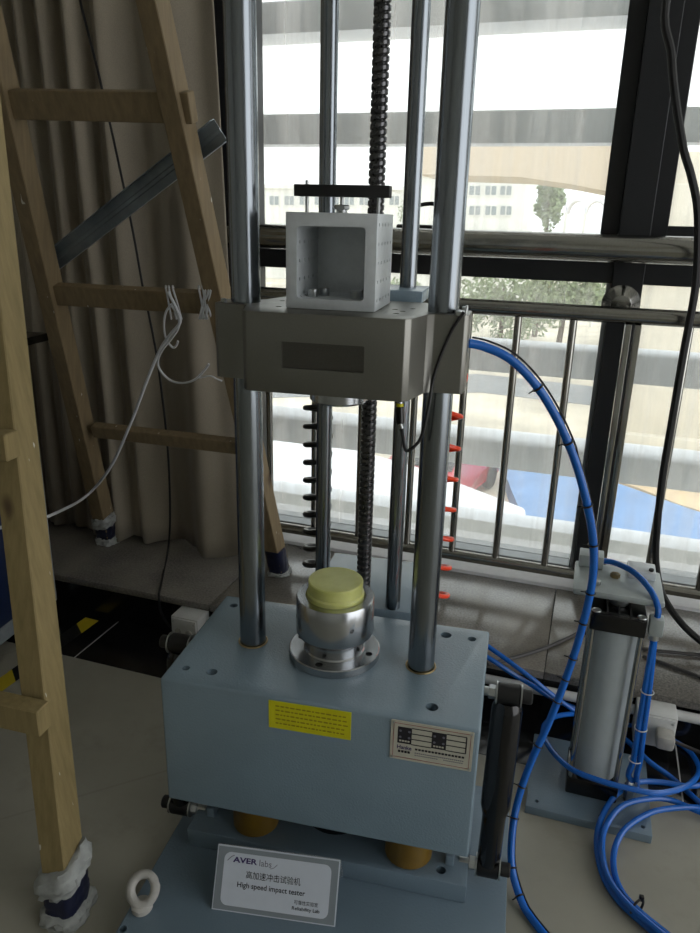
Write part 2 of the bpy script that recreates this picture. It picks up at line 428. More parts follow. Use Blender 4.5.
win = sempty('window_1')
def wpart(name, u0, u1, v0, v1, z0, z1, mat=M_FRAME, bev=.002):
    return obj(name, box(new(), u0, u1, v0, v1, z0, z1, bev, 1), mat, win, M=WM)
wpart('jamb', -1.0, -.700, 1.30, 1.36, ZL, 3.0)
wpart('jamb_edge', -.712, -.700, 1.285, 1.30, ZL, 3.0, M_FRAMEL)
wpart('mullion', .396, .478, 1.27, 1.42, ZL, 3.0)
wpart('mullion', .484+1.1, .57+1.1, 1.27, 1.42, ZL, 3.0)
wpart('mullion_edge', .383, .3955, 1.31, 1.40, ZL, 1.04, M_FRAMEL)
wpart('sash_stile', .348, .396, 1.31, 1.40, 1.174, 3.0)
wpart('sash_stile', .474, .522, 1.31, 1.40, 1.174, 3.0)
wpart('transom', -.700, .396, 1.285, 1.41, 1.043, 1.150)
wpart('transom', .478, 1.584, 1.285, 1.41, 1.043, 1.150)
wpart('transom', 1.67, 3.6, 1.285, 1.41, 1.043, 1.150)
wpart('sash_rail', -.700, .348, 1.31, 1.40, 1.150, 1.174)
wpart('sash_rail', .522, 1.584, 1.31, 1.40, 1.150, 1.2)
wpart('bottom_track', -.700, .383, 1.30, 1.40, ZL+.012, ZL+.03, M_FRAMEL)
wpart('bottom_track', .478, 1.584, 1.30, 1.40, ZL+.012, ZL+.03, M_FRAMEL)
for (u0, u1, z0, z1) in ((-.700, .383, ZL+.03, 1.043), (.478, 1.584, ZL+.03, 1.043), (1.67, 3.6, ZL+.03, 1.043),
                         (-.700, .348, 1.174, 3.0), (.522, 1.584, 1.2, 3.0), (1.67, 3.6, 1.15, 3.0)):
    wpart('pane', u0, u1, 1.352, 1.358, z0, z1, M_GLASS, 0)
hp = uvz(at_v(415, 226, 1.27)); b = new()
box(b, hp.x-.055, hp.x+.055, 1.255, 1.31, 1.166, 1.186, .006)
tube(b, smooth_path([(hp.x, 1.265, 1.18), (hp.x, 1.245, 1.215), (hp.x+.012, 1.24, 1.236), (hp.x+.05, 1.24, 1.244), (hp.x+.085, 1.24, 1.238)], 6), .006, 8)
obj('handle', b, M_BLACK, win, M=WM)

# railing in front of the window
RV = 1.14
rail = thing('window_railing', 'polished stainless steel railing with thin upright bars in front of the window', 'railing', W(.0, RV, ZL))
zt, zb = .973, .206
obj('top_rail', cyl(new(), W(-1.6, RV, zt), W(3.5, RV, zt), .0215, seg=24), M_STAIN, rail)
obj('bottom_rail', cyl(new(), W(-1.6, RV, zb), W(3.5, RV, zb), .0165, seg=20), M_STAIN, rail)
ub = -.592-.152*4; bars = [-.592, -.436, -.282, -.118, .027, .163, .31, .60, .74]+[.74+.145*i for i in range(1, 10)]+[-.592-.152*i for i in range(1, 5)]
b0 = cyl(new(), Vector((0, 0, 0)), Vector((0, 0, zt-zb)), .0105, seg=14)
bal = obj('baluster', b0, M_STAIN, rail); bal.location = W(bars[0], RV, zb)-ORG[rail]; 
# the first baluster mesh is made at the railing's own origin; shift its data back
for v in bal.data.vertices: v.co += ORG[rail]
for u_ in bars[1:]:
    c = bal.copy(); COL.objects.link(c); c.parent = rail; c.location = W(u_, RV, zb)-ORG[rail]
for up in (.462, 1.92):
    b = new()
    for du in (-.012, .012): box(b, up+du-.009, up+du+.009, RV-.02, RV+.02, ZL, zt-.02, .003)
    obj('post', b, M_STAIN, rail, M=WM)
    b = new(); cyl(b, W(up-.035, 1.268, .99), W(up-.035, 1.235, .99), .052, .03, seg=28, ch=.004); cyl(b, W(up-.035, 1.24, .985), W(up-.02, RV, .98), .015)
    obj('wall_flange', b, M_STAIN, rail)
gp = thing('guard_pipe', 'thick polished stainless pipe running along the window transom', 'pipe', W(.3, 1.17, 1.14))
obj('pipe', cyl(new(), W(-1.5, 1.18, 1.14), W(3.4, 1.18, 1.14), .036, seg=32), M_STAIN, gp)
for up in (.437, 1.627, -.72):
    obj('bracket', cyl(new(), W(up, 1.19, 1.13), W(up, 1.272, 1.13), .02), M_STAIN, gp)

# ================================================================== OUTDOORS
GZ = -5.0
b = new(); box(b, -90, 110, 2.6, 200, GZ-.3, GZ); struct(obj('ground', b, M_GROUND, M=WM, origin=(0, 0, 0)))
lp = [(0, 0), (0, .104), (.008, .112), (.06, .116), (.16, .112), (.25, .098), (.30, .075), (.30, .04), (.24, .01), (.12, 0)]
louv = None
for zt_, lab_ in ((1.975, 'highest above the window transom'), (1.583, 'next above the window transom'), (1.16, 'level with the window transom'), (.737, 'a little below the top rail of the railing'), (.335, 'halfway down the railing bars'), (-.055, 'level with the bottom rail of the railing')):
    o = None
    if louv is None:
        t = new(); vs0 = [[t.verts.new((u_, v_, z_)) for v_, z_ in lp] for u_ in (-4.0, 4.6)]
        n_ = len(lp)
        for q in range(n_): t.faces.new((vs0[0][q], vs0[0][(q+1) % n_], vs0[1][(q+1) % n_], vs0[1][q]))
        t.faces.new(list(reversed(vs0[0]))); t.faces.new(vs0[1])
        o = louv = obj('sunshade_louver', t, M_LOUV, origin=(0, 0, 0), angle=50)
        obj('end_cap', box(new(), 4.6, 4.61, 0, .3, 0, .112), M_LOUV, louv)
        o.rotation_euler.z = TH
    else:
        o = copy_tree(louv)
    o.location = W(0, 2.0, zt_-.112)
    tag(o, 'long white outdoor sunshade louver '+lab_, 'louver', 'sunshade louvers outside the window')
# white building with windows
def facade(name, label, px0, px1, v, ztop_px, mat, wins, base=GZ):
    A = uvz(at_v(px0, ztop_px, v)); B = uvz(at_v(px1, ztop_px, v)); zt_ = A.z
    o = thing(name, label, 'building', W((A.x+B.x)/2, v+4, base))
    obj('wall', box(new(), A.x, B.x, v, v+8, base, zt_), mat, o, M=WM)
    obj('roof_edge', box(new(), A.x-.3, B.x+.3, v-.35, v+8.2, zt_, zt_+.35), mat, o, M=WM)
    for (x0, y0, x1, y1) in wins:
        p = uvz(at_v(x0, y0, v)); q = uvz(at_v(x1, y1, v))
        f = obj('window', box(new(), p.x-.1, q.x+.1, v-.08, v+.02, q.z-.1, p.z+.1), M_BWHITE, o, M=WM)
        mid = (p.x+q.x)/2
        for a, c in ((p.x, mid-.05), (mid+.05, q.x)): obj('pane', box(new(), a, c, v-.12, v-.05, q.z, p.z), M_BPANE, f, M=WM)
    return o
wl = []
for yy in (186, 206):
    for xx in (470, 486, 501): wl.append((xx, yy, xx+10, yy+9))
o = facade('white_building', 'white two storey building with square windows beyond the street', 420, 527, 55, 176, M_BWHITE, wl)
o = facade('white_building', 'long low white building behind the tester columns with window rows', 236, 404, 70, 188, M_BWHITE, [(x, 196, x+9, 205) for x in range(270, 400, 15)])
# beige elevated deck
A = uvz(at_v(440, 150, 30)); B = uvz(at_v(640, 150, 30)); t = new()
pts = [(A.x-1, uvz(at_v(440, 145, 30)).z), (B.x, uvz(at_v(640, 145, 30)).z), (B.x, uvz(at_v(615, 196, 30)).z), (uvz(at_v(570, 184, 30)).x, uvz(at_v(570, 184, 30)).z), (uvz(at_v(520, 177, 30)).x, uvz(at_v(520, 177, 30)).z), (A.x-1, uvz(at_v(440, 174, 30)).z)]
prism(t, pts, -36, -30, Matrix.Rotation(R(90), 4, 'X'))
dk = thing('elevated_deck', 'beige curved elevated deck crossing above the white building', 'bridge', W((A.x+B.x)/2, 32, GZ))
obj('deck', t, M_BBEIGE, dk, M=WM)
for f_ in (1.25,):
    uu = A.x+(B.x-A.x)*f_; obj('pillar', box(new(), uu-.6, uu+.6, 31, 33, GZ, A.z), M_CREAM, dk, M=WM)
# open tent canopy with posts
A = uvz(at_v(549, 196, 48)); B = uvz(at_v(606, 205, 48))
tc_ = thing('arched_canopy', 'small white arched canopy on thin posts beside the trees', 'canopy', W((A.x+B.x)/2, 48, GZ))
w_ = B.x-A.x
for i in range(3):
    t = new(); c0 = A.x+w_*(i+.5)/3; hw = w_/6
    arc = [(c0+hw*math.cos(a), A.z-.9+.8*math.sin(a)) for a in [math.pi*j/10 for j in range(11)]]
    arc2 = [(c0+hw*.93*math.cos(a), A.z-1.0+.75*math.sin(a)) for a in [math.pi*(10-j)/10 for j in range(11)]]
    prism(t, arc+arc2, -52, -48, Matrix.Rotation(R(90), 4, 'X')); obj('arch', t, M_TENT, tc_, M=WM)
for i in range(4):
    c0 = A.x+w_*i/3; obj('post', cyl(new(), W(c0, 48, GZ), W(c0, 48, A.z-.9), .09), M_BWHITE, tc_)
def tree(label, px, py_base, wpx, hpx, v, nleaf=1500, seed=1, sq=.75):
    rnd = random.Random(seed)
    P = at_v(px, py_base, v); P.z = max(P.z, GZ); sc = (P-CAM).dot(FW)/FPX
    rw = wpx*sc/2; h = hpx*sc
    base = Vector((P.x, P.y, GZ)); top = P.z+h
    o = thing('leafy_tree', label, 'tree', base, 'trees outside the window')
    b_ = new(); tube(b_, smooth_path([base, Vector((base.x+.1, base.y, (GZ+top)/2)), Vector((base.x, base.y+.1, top-.25*h))], 4), .1, 8, rad=lambda s: .16*(1-.6*s)); obj('trunk', b_, M_BARK, o)
    b_ = new()
    blobs = [(rnd.uniform(-.7, .7)*rw, rnd.uniform(-.6, .6)*rw, P.z+h*rnd.uniform(.12, .78), rnd.uniform(.3, .5)) for _ in range(11)]
    L = .055*max(rw, h)
    for _ in range(nleaf):
        bx, by, bz, br = rnd.choice(blobs)
        d = Vector((rnd.gauss(0, 1), rnd.gauss(0, 1), rnd.gauss(0, 1))).normalized()*rnd.uniform(.5, 1)
        c = Vector((base.x+bx+d.x*br*rw, base.y+by+d.y*br*rw, bz+d.z*br*h*sq))
        a = Vector((rnd.gauss(0, 1), rnd.gauss(0, 1), rnd.gauss(0, 1))).normalized(); e = a.orthogonal().normalized()
        f_ = b_.verts.new
        b_.faces.new((f_(c-a*L), f_(c+e*L*.5), f_(c+a*L), f_(c-e*L*.5)))
    obj('foliage', b_, M_LEAF, o)['kind'] = 'stuff'
tree('tall pale green tree standing beside the white building', 546, 224, 34, 46, 42, 1600, 3)
tree('broad low tree showing under the window transom beside the post', 560, 328, 90, 58, 37, 2200, 4)
tree('bushy tree showing under the transom close to the right guide column', 500, 330, 100, 54, 39, 2200, 5)
tree('bushy tree showing just left of the right guide column', 395, 330, 70, 50, 40, 1500, 6)
tree('distant tree beside the long low building', 420, 226, 40, 30, 64, 1200, 8)
# cream wall outside on the right
A = uvz(at_v(652, 300, 21)); cw = thing('concrete_pillar', 'broad cream concrete pillar outside the right window pane', 'pillar', W(A.x+1.3, 21.5, GZ))
obj('shaft', box(new(), A.x-.5, A.x+3.6, 21, 22.5, GZ, 2.2, .03), M_CREAM, cw, M=WM)
obj('plinth', box(new(), A.x-.8, A.x+3.9, 20.7, 22.8, GZ, GZ+.5, .03), M_CREAM, cw, M=WM)
# road strip, tarp, sand, awning, car
def sheet(name, label, cat, pix, z, mat, thick=.05, rip=.0, group=None):
    pts = [at_z(x, y, z) for x, y in pix]
    c = sum(pts, Vector())/len(pts)
    t = new(); top = [t.verts.new(p) for p in pts]; f = t.faces.new(top)
    bmesh.ops.triangulate(t, faces=[f]); bmesh.ops.subdivide_edges(t, edges=t.edges[:], cuts=3, use_grid_fill=True)
    for v in t.verts: v.co.z += rip*noise.noise(v.co*.8)
    ext = bmesh.ops.extrude_face_region(t, geom=t.faces[:])
    for g in ext['geom']:
        if isinstance(g, bmesh.types.BMVert): g.co.z -= thick
    return tag(obj(name, t, mat), label, cat, group)
sheet('road_strip', 'grey road strip crossing the pale ground outside', 'road', [(250, 376), (480, 374), (720, 400), (720, 420), (480, 392), (250, 398)], GZ+.02, M_ROAD, .02)
sheet('blue_tarp', 'large crumpled blue tarp spread on the ground outside', 'tarp', [(500, 458), (560, 466), (615, 484), (720, 518), (720, 552), (600, 540), (525, 530)], GZ+.35, M_TARP, .35, .12)
sheet('sand_heap', 'ochre sand spread beside the blue tarp', 'sand', [(605, 470), (720, 484), (720, 516), (640, 490), (605, 480)], GZ+.25, M_SAND, .25, .1)
# white pitched awning
aw = thing('white_awning', 'white pitched membrane awning roof below the window', 'awning', at_z(380, 480, -3.5)*1)
aw.location.z = GZ; ORG[aw].z = GZ
t = new()
ridge = [at_z(258, 445, -3.2), at_z(345, 458, -3.2), at_z(430, 480, -3.2), at_z(525, 512, -3.35)]
eave = [at_z(240, 560, -3.7), at_z(345, 575, -3.7), at_z(440, 590, -3.7), at_z(540, 600, -3.7)]
back = [at_z(258, 438, -3.7), at_z(310, 437, -3.7), at_z(420, 468, -3.6), at_z(523, 508, -3.6)]
rv = [t.verts.new(p) for p in ridge]; ev = [t.verts.new(p) for p in eave]; bv = [t.verts.new(p) for p in back]
for i in range(3):
    t.faces.new((rv[i], rv[i+1], ev[i+1], ev[i])); t.faces.new((bv[i], bv[i+1], rv[i+1], rv[i]))
ext = bmesh.ops.extrude_face_region(t, geom=t.faces[:])
for g in ext['geom']:
    if isinstance(g, bmesh.types.BMVert): g.co.z -= .05
obj('membrane', t, M_TENT, aw, angle=12)
for p in (eave[1], eave[3], back[0], back[3]): obj('post', cyl(new(), Vector((p.x, p.y, GZ)), p-Vector((0, 0, .04)), .04), M_BWHITE, aw)
# red car
cp = at_z(436, 497, GZ)
car = thing('red_car', 'red hatchback car parked beyond the white awning', 'car', cp)
CMx = Matrix.Translation(cp) @ Matrix.Rotation(R(72), 4, 'Z')
side = [(-2.0, .35), (-2.05, .75), (-1.85, .95), (-1.0, 1.02), (-.45, 1.42), (.75, 1.45), (1.55, 1.05), (2.0, .9), (2.05, .4), (1.9, .28), (-1.85, .28)]
def sect(y, k): return [(x*(1-.03*k), z if z < 1.0 else z-.02*k, y*(1-(.16*k if z > 1.05 else 0.02*k))) for x, z in side]
t = new(); rings_ = []
for y in (-.86, -.8, 0, .8, .86):
    kk = 1 if abs(y) > .85 else 0
    rings_.append([t.verts.new((x, (yy*(.82 if z > 1.05 else 1)), z)) for x, z, yy in sect(y, kk)])
for a, c in zip(rings_, rings_[1:]):
    for i in range(len(side)):
        j = (i+1) % len(side); t.faces.new((a[i], a[j], c[j], c[i]))
t.faces.new(rings_[0]); t.faces.new(list(reversed(rings_[-1])))
obj('body', t, M_RED, car, M=CMx, angle=40)
t = new(); prism(t, [(-.98, 1.05), (-.45, 1.40), (.72, 1.43), (1.4, 1.08)], -.735, .735, Matrix.Rotation(R(90), 4, 'X')); obj('side_glass', t, M_CARG, car, M=CMx)
t = new(); v4 = [t.verts.new(q) for q in ((-1.0, -.6, 1.045), (-1.0, .6, 1.045), (-.47, .55, 1.425), (-.47, -.55, 1.425))]; t.faces.new(v4); ext = bmesh.ops.extrude_face_region(t, geom=t.faces[:])
for g in ext['geom']:
    if isinstance(g, bmesh.types.BMVert): g.co.z += .02
obj('windscreen', t, M_CARG, car, M=CMx)
for wx in (-1.25, 1.3):
    for wy in (-.8, .8): obj('wheel', cyl(new(), (wx, wy-.1, .31), (wx, wy+.1, .31), .31, seg=20, ch=.04), M_RUBBER, car, M=CMx)

# ================================================================== IMPACT TESTER
T = thing('impact_tester', 'blue-grey high speed impact tester with steel columns and raised crosshead', 'machine', (0.02, .15, 0))
BT = .44; BB = .179; YC = .153; SC = .1594
bp = obj('base_plate', box(new(), -.30, .35, -.46, .335, 0, .04, .003), M_PAINTB, T)
c = new()
for q in ((123, 929),): p = at_z(*q, .04); cyl(c, p-Vector((0, 0, .025)), p+Vector((0, 0, .02)), .007)
drill(bp, c)
lpz = .08
lo = obj('lower_plate', box(new(), -.258, .277, .034, .29, .04, lpz, .0025), M_PAINTB, T)
c = new()
for q in ((180, 824), (441, 870)):
    p = at_z(*q, lpz); cyl(c, p-Vector((0, 0, .025)), p+Vector((0, 0, .02)), .009)
drill(lo, c)
for x, y in ((-.135, .085), (.165, .085), (-.135, .235), (.165, .235)):
    b = new(); lathe(b, [(.040, lpz), (.044, lpz+.004), (.044, BB-.004), (.040, BB)], Matrix.Translation((x, y, 0)), 32); obj('bumper', b, M_BUMP, T)
b = new(); lathe(b, [(.062, lpz), (.064, lpz+.004), (.064, lpz+.03), (.05, lpz+.04), (.05, BB)], Matrix.Translation((.01, .15, 0)), 32); obj('damper', b, M_BLACK, T)
blk = obj('impact_block', box(new(), -.275, .275, 0, .306, BB, BT, .005, 3), M_PAINT, T)
c = new()
for x, y, r_ in ((-.2438, .0394, .007), (-.1948, .0398, .0095), (.1931, .0405, .0105), (.2433, .2673, .008), (.1932, .2686, .0105), (-.194, .268, .0105), (-.243, .268, .008)):
    cyl(c, (x, y, BT-.035), (x, y, BT+.02), r_, seg=24)
drill(blk, c)
CT = 2.3
for sx in (-1, 1):
    obj('guide_column', cyl(new(), (sx*SC, YC, BT-.02), (sx*SC, YC, CT), .0238, seg=48), M_CHROME, T)
    b = new(); ring(b, (sx*SC, YC, BT+.001), (0, 0, 1), .0262, .0016, 40, 8); obj('column_collar', b, M_BRASS, T)
    obj('rear_column', cyl(new(), (sx*.0758-.002, .354, BT-.02), (sx*.0758-.002, .354, CT), .0152, seg=36), M_CHROME, T)
obj('rear_base', box(new(), -.105, .115, .337, .575, 0, BT-.002, .004), M_PAINT, T)
# lead screw
def screw(x, y, z0, z1, r, dep, pitch):
    t = new(); nt = 22; per = 10; nz = int((z1-z0)/pitch*per); rows = []
    for i in range(nz+1):
        z = z0+(z1-z0)*i/nz; row = []
        for k in range(nt):
            a = 2*math.pi*k/nt; ph = (z/pitch - a/(2*math.pi)) % 1.0
            rr = r-dep*(max(0, math.cos((ph-.5)*2*math.pi)))**3
            row.append(t.verts.new((x+rr*math.cos(a), y+rr*math.sin(a), z)))
        rows.append(row)
    for p, q in zip(rows, rows[1:]):
        for k in range(nt): j = (k+1) % nt; t.faces.new((p[k], p[j], q[j], q[k]))
    t.faces.new(list(reversed(rows[0]))); t.faces.new(rows[-1]); return t
obj('lead_screw', screw(.0105, .354, BT-.002, CT, .0148, .0032, .0122), M_SCREW, T, angle=80)
# anvil
b = new(); lathe(b, [(.0815, BT), (.083, BT+.002), (.083, BT+.015), (.081, BT+.0165), (.056, BT+.0165), (.0535, BT+.019), (.0535, BT+.038), (.060, BT+.042), (.0695, BT+.051), (.0705, BT+.054), (.0705, BT+.119), (.0685, BT+.122), (.054, BT+.122), (.0525, BT+.120), (.0525, BT+.092)], Matrix.Translation((-.001, YC, 0)), 64)
anv = obj('anvil', b, M_STEEL, T, angle=28)
c = new()
for i in range(4):
    a = R(-100+90*i); cyl(c, (-.001+.068*math.cos(a), YC+.068*math.sin(a), BT+.004), (-.001+.068*math.cos(a), YC+.068*math.sin(a), BT+.03), .0066, seg=18)
for a in (R(-155), R(-52)):
    d = Vector((math.cos(a), math.sin(a), 0)); p = Vector((-.001, YC, BT+.085)); cyl(c, p+d*.064, p+d*.08, .004, seg=12)
drill(anv, c)
for i in range(4):
    a = R(-100+90*i); obj('hole_shade_plug', cyl(new(), (-.001+.068*math.cos(a), YC+.068*math.sin(a), BT+.0035), (-.001+.068*math.cos(a), YC+.068*math.sin(a), BT+.013), .0064, seg=18), M_HOLESHADE, anv)  # dark plugs that paint the shade inside the drilled flange holes
b = new(); lathe(b, [(.0515, BT+.093), (.0515, BT+.128), (.0490, BT+.131), (.0490, BT+.150), (.0475, BT+.152)], Matrix.Translation((-.001, YC, 0)), 48); obj('rubber_pad', b, M_PAD, T)['label'] = 'translucent yellow-green cushion pad'
# crosshead
CZ0, CZ1 = .951, 1.070
half = [(.118, .040), (.126, .048), (.140, .108), (.150, .118), (.195, .118), (.201, .124)]
poly = half+[(x, 2*YC-y) for x, y in reversed(half)]
poly = poly+[(-x, y) for x, y in reversed(poly)]
b = new(); prism(b, poly, CZ0, CZ1, bev=.0015); ch_ = obj('crosshead', b, M_CROSS, T, angle=25)
c = new(); box(c, -.064, .061, .03, .0455, .9895, 1.0285, .002)
for x, y in ((-.09, .11), (-.09, .16), (-.075, .13), (.095, .10), (.10, .13), (.085, .15), (.11, .17), (-.11, .19)): cyl(c, (x, y, CZ1-.03), (x, y, CZ1+.01), .005, seg=14)
drill(ch_, c)
pl = obj('engraved_plate', box(new(), -.0635, .0605, .0446, .0460, .990, 1.028), M_ENGR, ch_)
b = new()
for i in range(3): box(b, -.035+.004*i, .05, .0442, .0450, 1.017-.009*i, 1.020-.009*i)
obj('engraving', b, M_ENGR, ch_)
b = new(); lathe(b, [(.044, .9185), (.0475, .922), (.0475, CZ0+.001)], Matrix.Translation((-.002, YC, 0)), 48); obj('strike_boss', b, M_STEEL, T)
for x, y in ((-.188, .13), (.182, .135), (.19, .18), (-.188, .178)):
    obj('clamp_screw', hexnut(new(), (x, y, CZ1-.001), (x, y, CZ1+.006), .005), M_BOLT, T)
for x in (-.118, .108): obj('bolt_head', cyl(new(), (x, .28, CZ0-.004), (x, .28, CZ0), .008), M_BLACK, ch_)
lft = obj('lifting_plate', box(new(), -.112, .109, .285, .395, 1.0655, 1.0865, .002), M_PAINT, T)
b = new(); lathe(b, [(.03, 1.03), (.03, 1.0655)], Matrix.Translation((.0105, .354, 0)), 32); obj('screw_nut', b, M_STEEL, T)
obj('bracket', box(new(), -.05, .07, .262, .30, .985, 1.066, .002), M_CROSS, T)
# shock absorbers at both sides
def shock(sx, xo):
    pu = Vector((xo, .14, .418)); pd = Vector((xo-.006*sx, .092, .076)); d = pd-pu; L = d.length
    b = new(); lathe(b, [(.021, .0), (.0255, .010), (.0268, .018), (.0268, .205), (.0225, .222), (.0212, .228), (.0212, L-.025), (.015, L-.012)], frame_to(pu+d*.035, d), 32)
    s = obj('shock_absorber', b, M_BLACK, T)
    for pc in (pu, pd):
        obj('eye', cyl(new(), pc-Vector((.020, 0, 0)), pc+Vector((.020, 0, 0)), .0195, seg=28, ch=.003), M_RUBBER, s)
        for e in (-1, 1): obj('washer', cyl(new(), pc+Vector((e*.020, 0, 0)), pc+Vector((e*.0225, 0, 0)), .020, seg=28), M_BOLT, s)
        inner = pc-Vector((sx*.0225, 0, 0)); obj('nut', hexnut(new(), inner, inner-Vector((sx*.013, 0, 0)), .0125), M_BOLT, s)
        obj('stud', cyl(new(), inner, Vector((sx*.27, pc.y, pc.z)) if pc is pu else inner-Vector((sx*.03, 0, 0)), .008), M_BOLT, s)
        outer = pc+Vector((sx*.0225, 0, 0)); obj('cap', cyl(new(), outer, outer+Vector((sx*.018, 0, 0)), .0125, seg=20, ch=.002), M_BLACKM, s)
    obj('lug', box(new(), pd.x-sx*.07-.008, pd.x-sx*.07+.008, pd.y-.02, pd.y+.02, .04, .10, .002), M_PAINTB, s)
shock(1, .318); shock(-1, -.302)
# nameplate
EX = Vector((1, 0, 0)); EZ = Vector((0, 0, 1)); O = Vector((.1325, -.0002, .3600))
npw, nph = .1335, .0755
b = new(); frame_poly(b, O, EX, EZ, rrect(0, npw, 0, nph, .002), 0, .0014); npl = obj('nameplate', b, M_PLATE, T); npl['label'] = 'small silver nameplate with black boxes and company print'
O2 = O+Vector((0, -.0015, 0))
def flat(name, rects, mat, par, O_, ex=EX, ey=EZ, th=.0003):
    bb = new()
    for (x0, x1, y0, y1) in rects: frame_poly(bb, O_, ex, ey, [(x0, y0), (x1, y0), (x1, y1), (x0, y1)], 0, th)
    return obj(name, bb, mat, par)
flat('border', [(.006, npw-.006, .0045, .0052), (.006, npw-.006, nph-.0052, nph-.0045), (.0045, .0052, .006, nph-.006), (npw-.0052, npw-.0045, .006, nph-.006)], M_INKR, npl, O2)
gx = (.0115, .0345, .067, .0905, .122); gy0, gy1 = .033, .0645
rr_ = [(gx[0], gx[1], gy0, gy1), (gx[2], gx[3], gy0, gy1)]
for i in range(4):
    yy = gy0+(gy1-gy0)*i/3; rr_.append((gx[1], gx[2], yy-.0008, yy+.0008)); rr_.append((gx[3], gx[4], yy-.0008, yy+.0008))
rr_.append((gx[4]-.0008, gx[4]+.0012, gy0, gy1))
flat('grid', rr_, M_INK, npl, O2)
b = new()
for g0 in (gx[0], gx[2]):
    for xx in (.0045, .019):
        for yy in (.012, .024):
            p = O2+EX*(g0+xx)+EZ*(gy0+yy); cyl(b, p, p-Vector((0, .0006, 0)), .0022, seg=10)
obj('dot', b, M_INKG, npl)
text('lettering', 'Hanke', M_INKP, npl, O2, EX, EZ, .0115, .0215, width=.024, height=.0078, bold=.02)
flat('small_print', [(.0135+.0052*i, .0175+.0052*i, .0145, .0188) for i in range(4)]+[(gx[0]+.003+.0045*i, gx[0]+.0065+.0045*i, gy0+.003, gy0+.006) for i in range(0)], M_INK, npl, O2)
flat('small_print', [(.041+.0054*i, .0452+.0054*i, .0232, .0268) for i in range(15)], M_INK, npl, O2)
flat('small_print', [(.041+.0032*i, .0433+.0032*i, .0168, .0185) for i in range(25)]+[(.041+.0032*i, .0433+.0032*i, .0125, .014) for i in range(12)]+[(.088+.0032*i, .0903+.0032*i, .0125, .014) for i in range(10)], M_INKG, npl, O2)
for g0 in (gx[0], gx[2]): flat('small_print', [(g0+.003+.0045*i, g0+.0065+.0045*i, gy0+.0035, gy0+.0065) for i in range(4)], M_PLATE, npl, O2+Vector((0, -.0004, 0)))
for xx, yy in ((.004, .004), (npw-.004, .004), (.004, nph-.004), (npw-.004, nph-.004)):
    p = O2+EX*xx+EZ*yy; obj('rivet', cyl(new(), p, p-Vector((0, .0012, 0)), .0018, seg=12), M_BOLT, npl)
# yellow label
O = Vector((-.0765, -.0002, .3785)); b = new(); frame_poly(b, O, EX, EZ, [(0, 0), (.1425, .0015), (.1425, .0565), (0, .0545)], 0, .0006)
yl = obj('yellow_label', b, M_YLAB, T)
rr_ = []
for i in range(5):
    x = .012
    while x < .13:
        w_ = random.uniform(.003, .009); rr_.append((x, x+w_, .010+.0085*i, .0125+.0085*i)); x += w_+.0022
flat('small_print', rr_, M_PRINTB, yl, O+Vector((0, -.0007, 0)))
# sensor and its cable
ps = at_y(399, 404, .10)
b = new(); cyl(b, Vector((ps.x, .10, CZ0)), Vector((ps.x+.001, .10, CZ0-.016)), .0055, seg=18); sn = obj('sensor', b, M_STEEL, T)
obj('yellow_band', cyl(new(), Vector((ps.x+.001, .10, CZ0-.016)), Vector((ps.x+.001, .10, CZ0-.021)), .006, seg=18), M_YLAB, sn)
obj('sensor_body', cyl(new(), Vector((ps.x+.001, .10, CZ0-.021)), Vector((ps.x+.003, .10, CZ0-.048)), .0065, seg=18, ch=.001), M_BLACK, sn)
obj('sensor_tip', cyl(new(), Vector((ps.x+.003, .10, CZ0-.048)), Vector((ps.x+.006, .10, CZ0-.056)), .0035, seg=12), M_BOLT, sn)
pp = [Vector((ps.x+.006, .10, CZ0-.056)), at_y(405, 449, .10), at_y(411, 449, .102), at_y(419, 441, .104), at_y(424, 428, .105), at_y(429, 405, .108), at_y(433, 380, .112), at_y(441, 355, .113), at_y(452, 330, .113), at_y(464, 312, .113)]
obj('sensor_cable', tube(new(), smooth_path(pp, 8), .0026, 8), M_RUBBER, T)
p = at_y(464, 312, .118); b = new(); box(b, p.x-.012, p.x+.004, .112, .13, CZ1, CZ1+.006, .001); tube(b, [Vector((p.x+.002, .116, CZ1)), Vector((p.x+.004, .116, CZ1+.015))], .002, 6); obj('cable_clip', b, M_BOLT, T)

# coiled air hoses hanging behind the columns
def coil(name, label, x, y, z0, z1, turns, rad, r, mat, hand, top, bot):
    pts = []; n = int(turns*18)
    for i in range(n+1):
        s = i/n; zz = z1-(z1-z0)*(s**(1/1.0)); a = 2*math.pi*turns*s
        pts.append(Vector((x+rad*math.cos(a), y+hand*rad*math.sin(a), zz)))
    pts = smooth_path([top, pts[0]+Vector((0, 0, .02)), pts[0]], 6)[:-1]+pts+smooth_path([pts[-1], pts[-1]+Vector((0, 0, -.012)), bot], 6)[1:]
    return tag(obj(name, tube(new(), pts, r, 8), mat), label, 'hose')
zl1 = at_y(312, 372, .42).z; zl0 = at_y(312, 572, .42).z; xb = at_y(320, 470, .42).x
coil('coiled_hose', 'black coiled air hose hanging beside the rear column', xb, .40, BT+.03, CZ0+.02, 13, .0255, .0056, M_BLACKPU, -1, Vector((-.095, .385, 1.066)), Vector((-.09, .40, BT)))
pz1 = at_y(446, 410, .30); pz0 = at_y(436, 606, .30)
coil('coiled_hose', 'orange coiled air hose hanging behind the right guide column', pz1.x, .30, pz0.z-.01, pz1.z+.05, 7.6, .028, .0045, M_ORANGE, 1, Vector((.165, .190, 1.0)), Vector((.16, .285, BT+.002)))

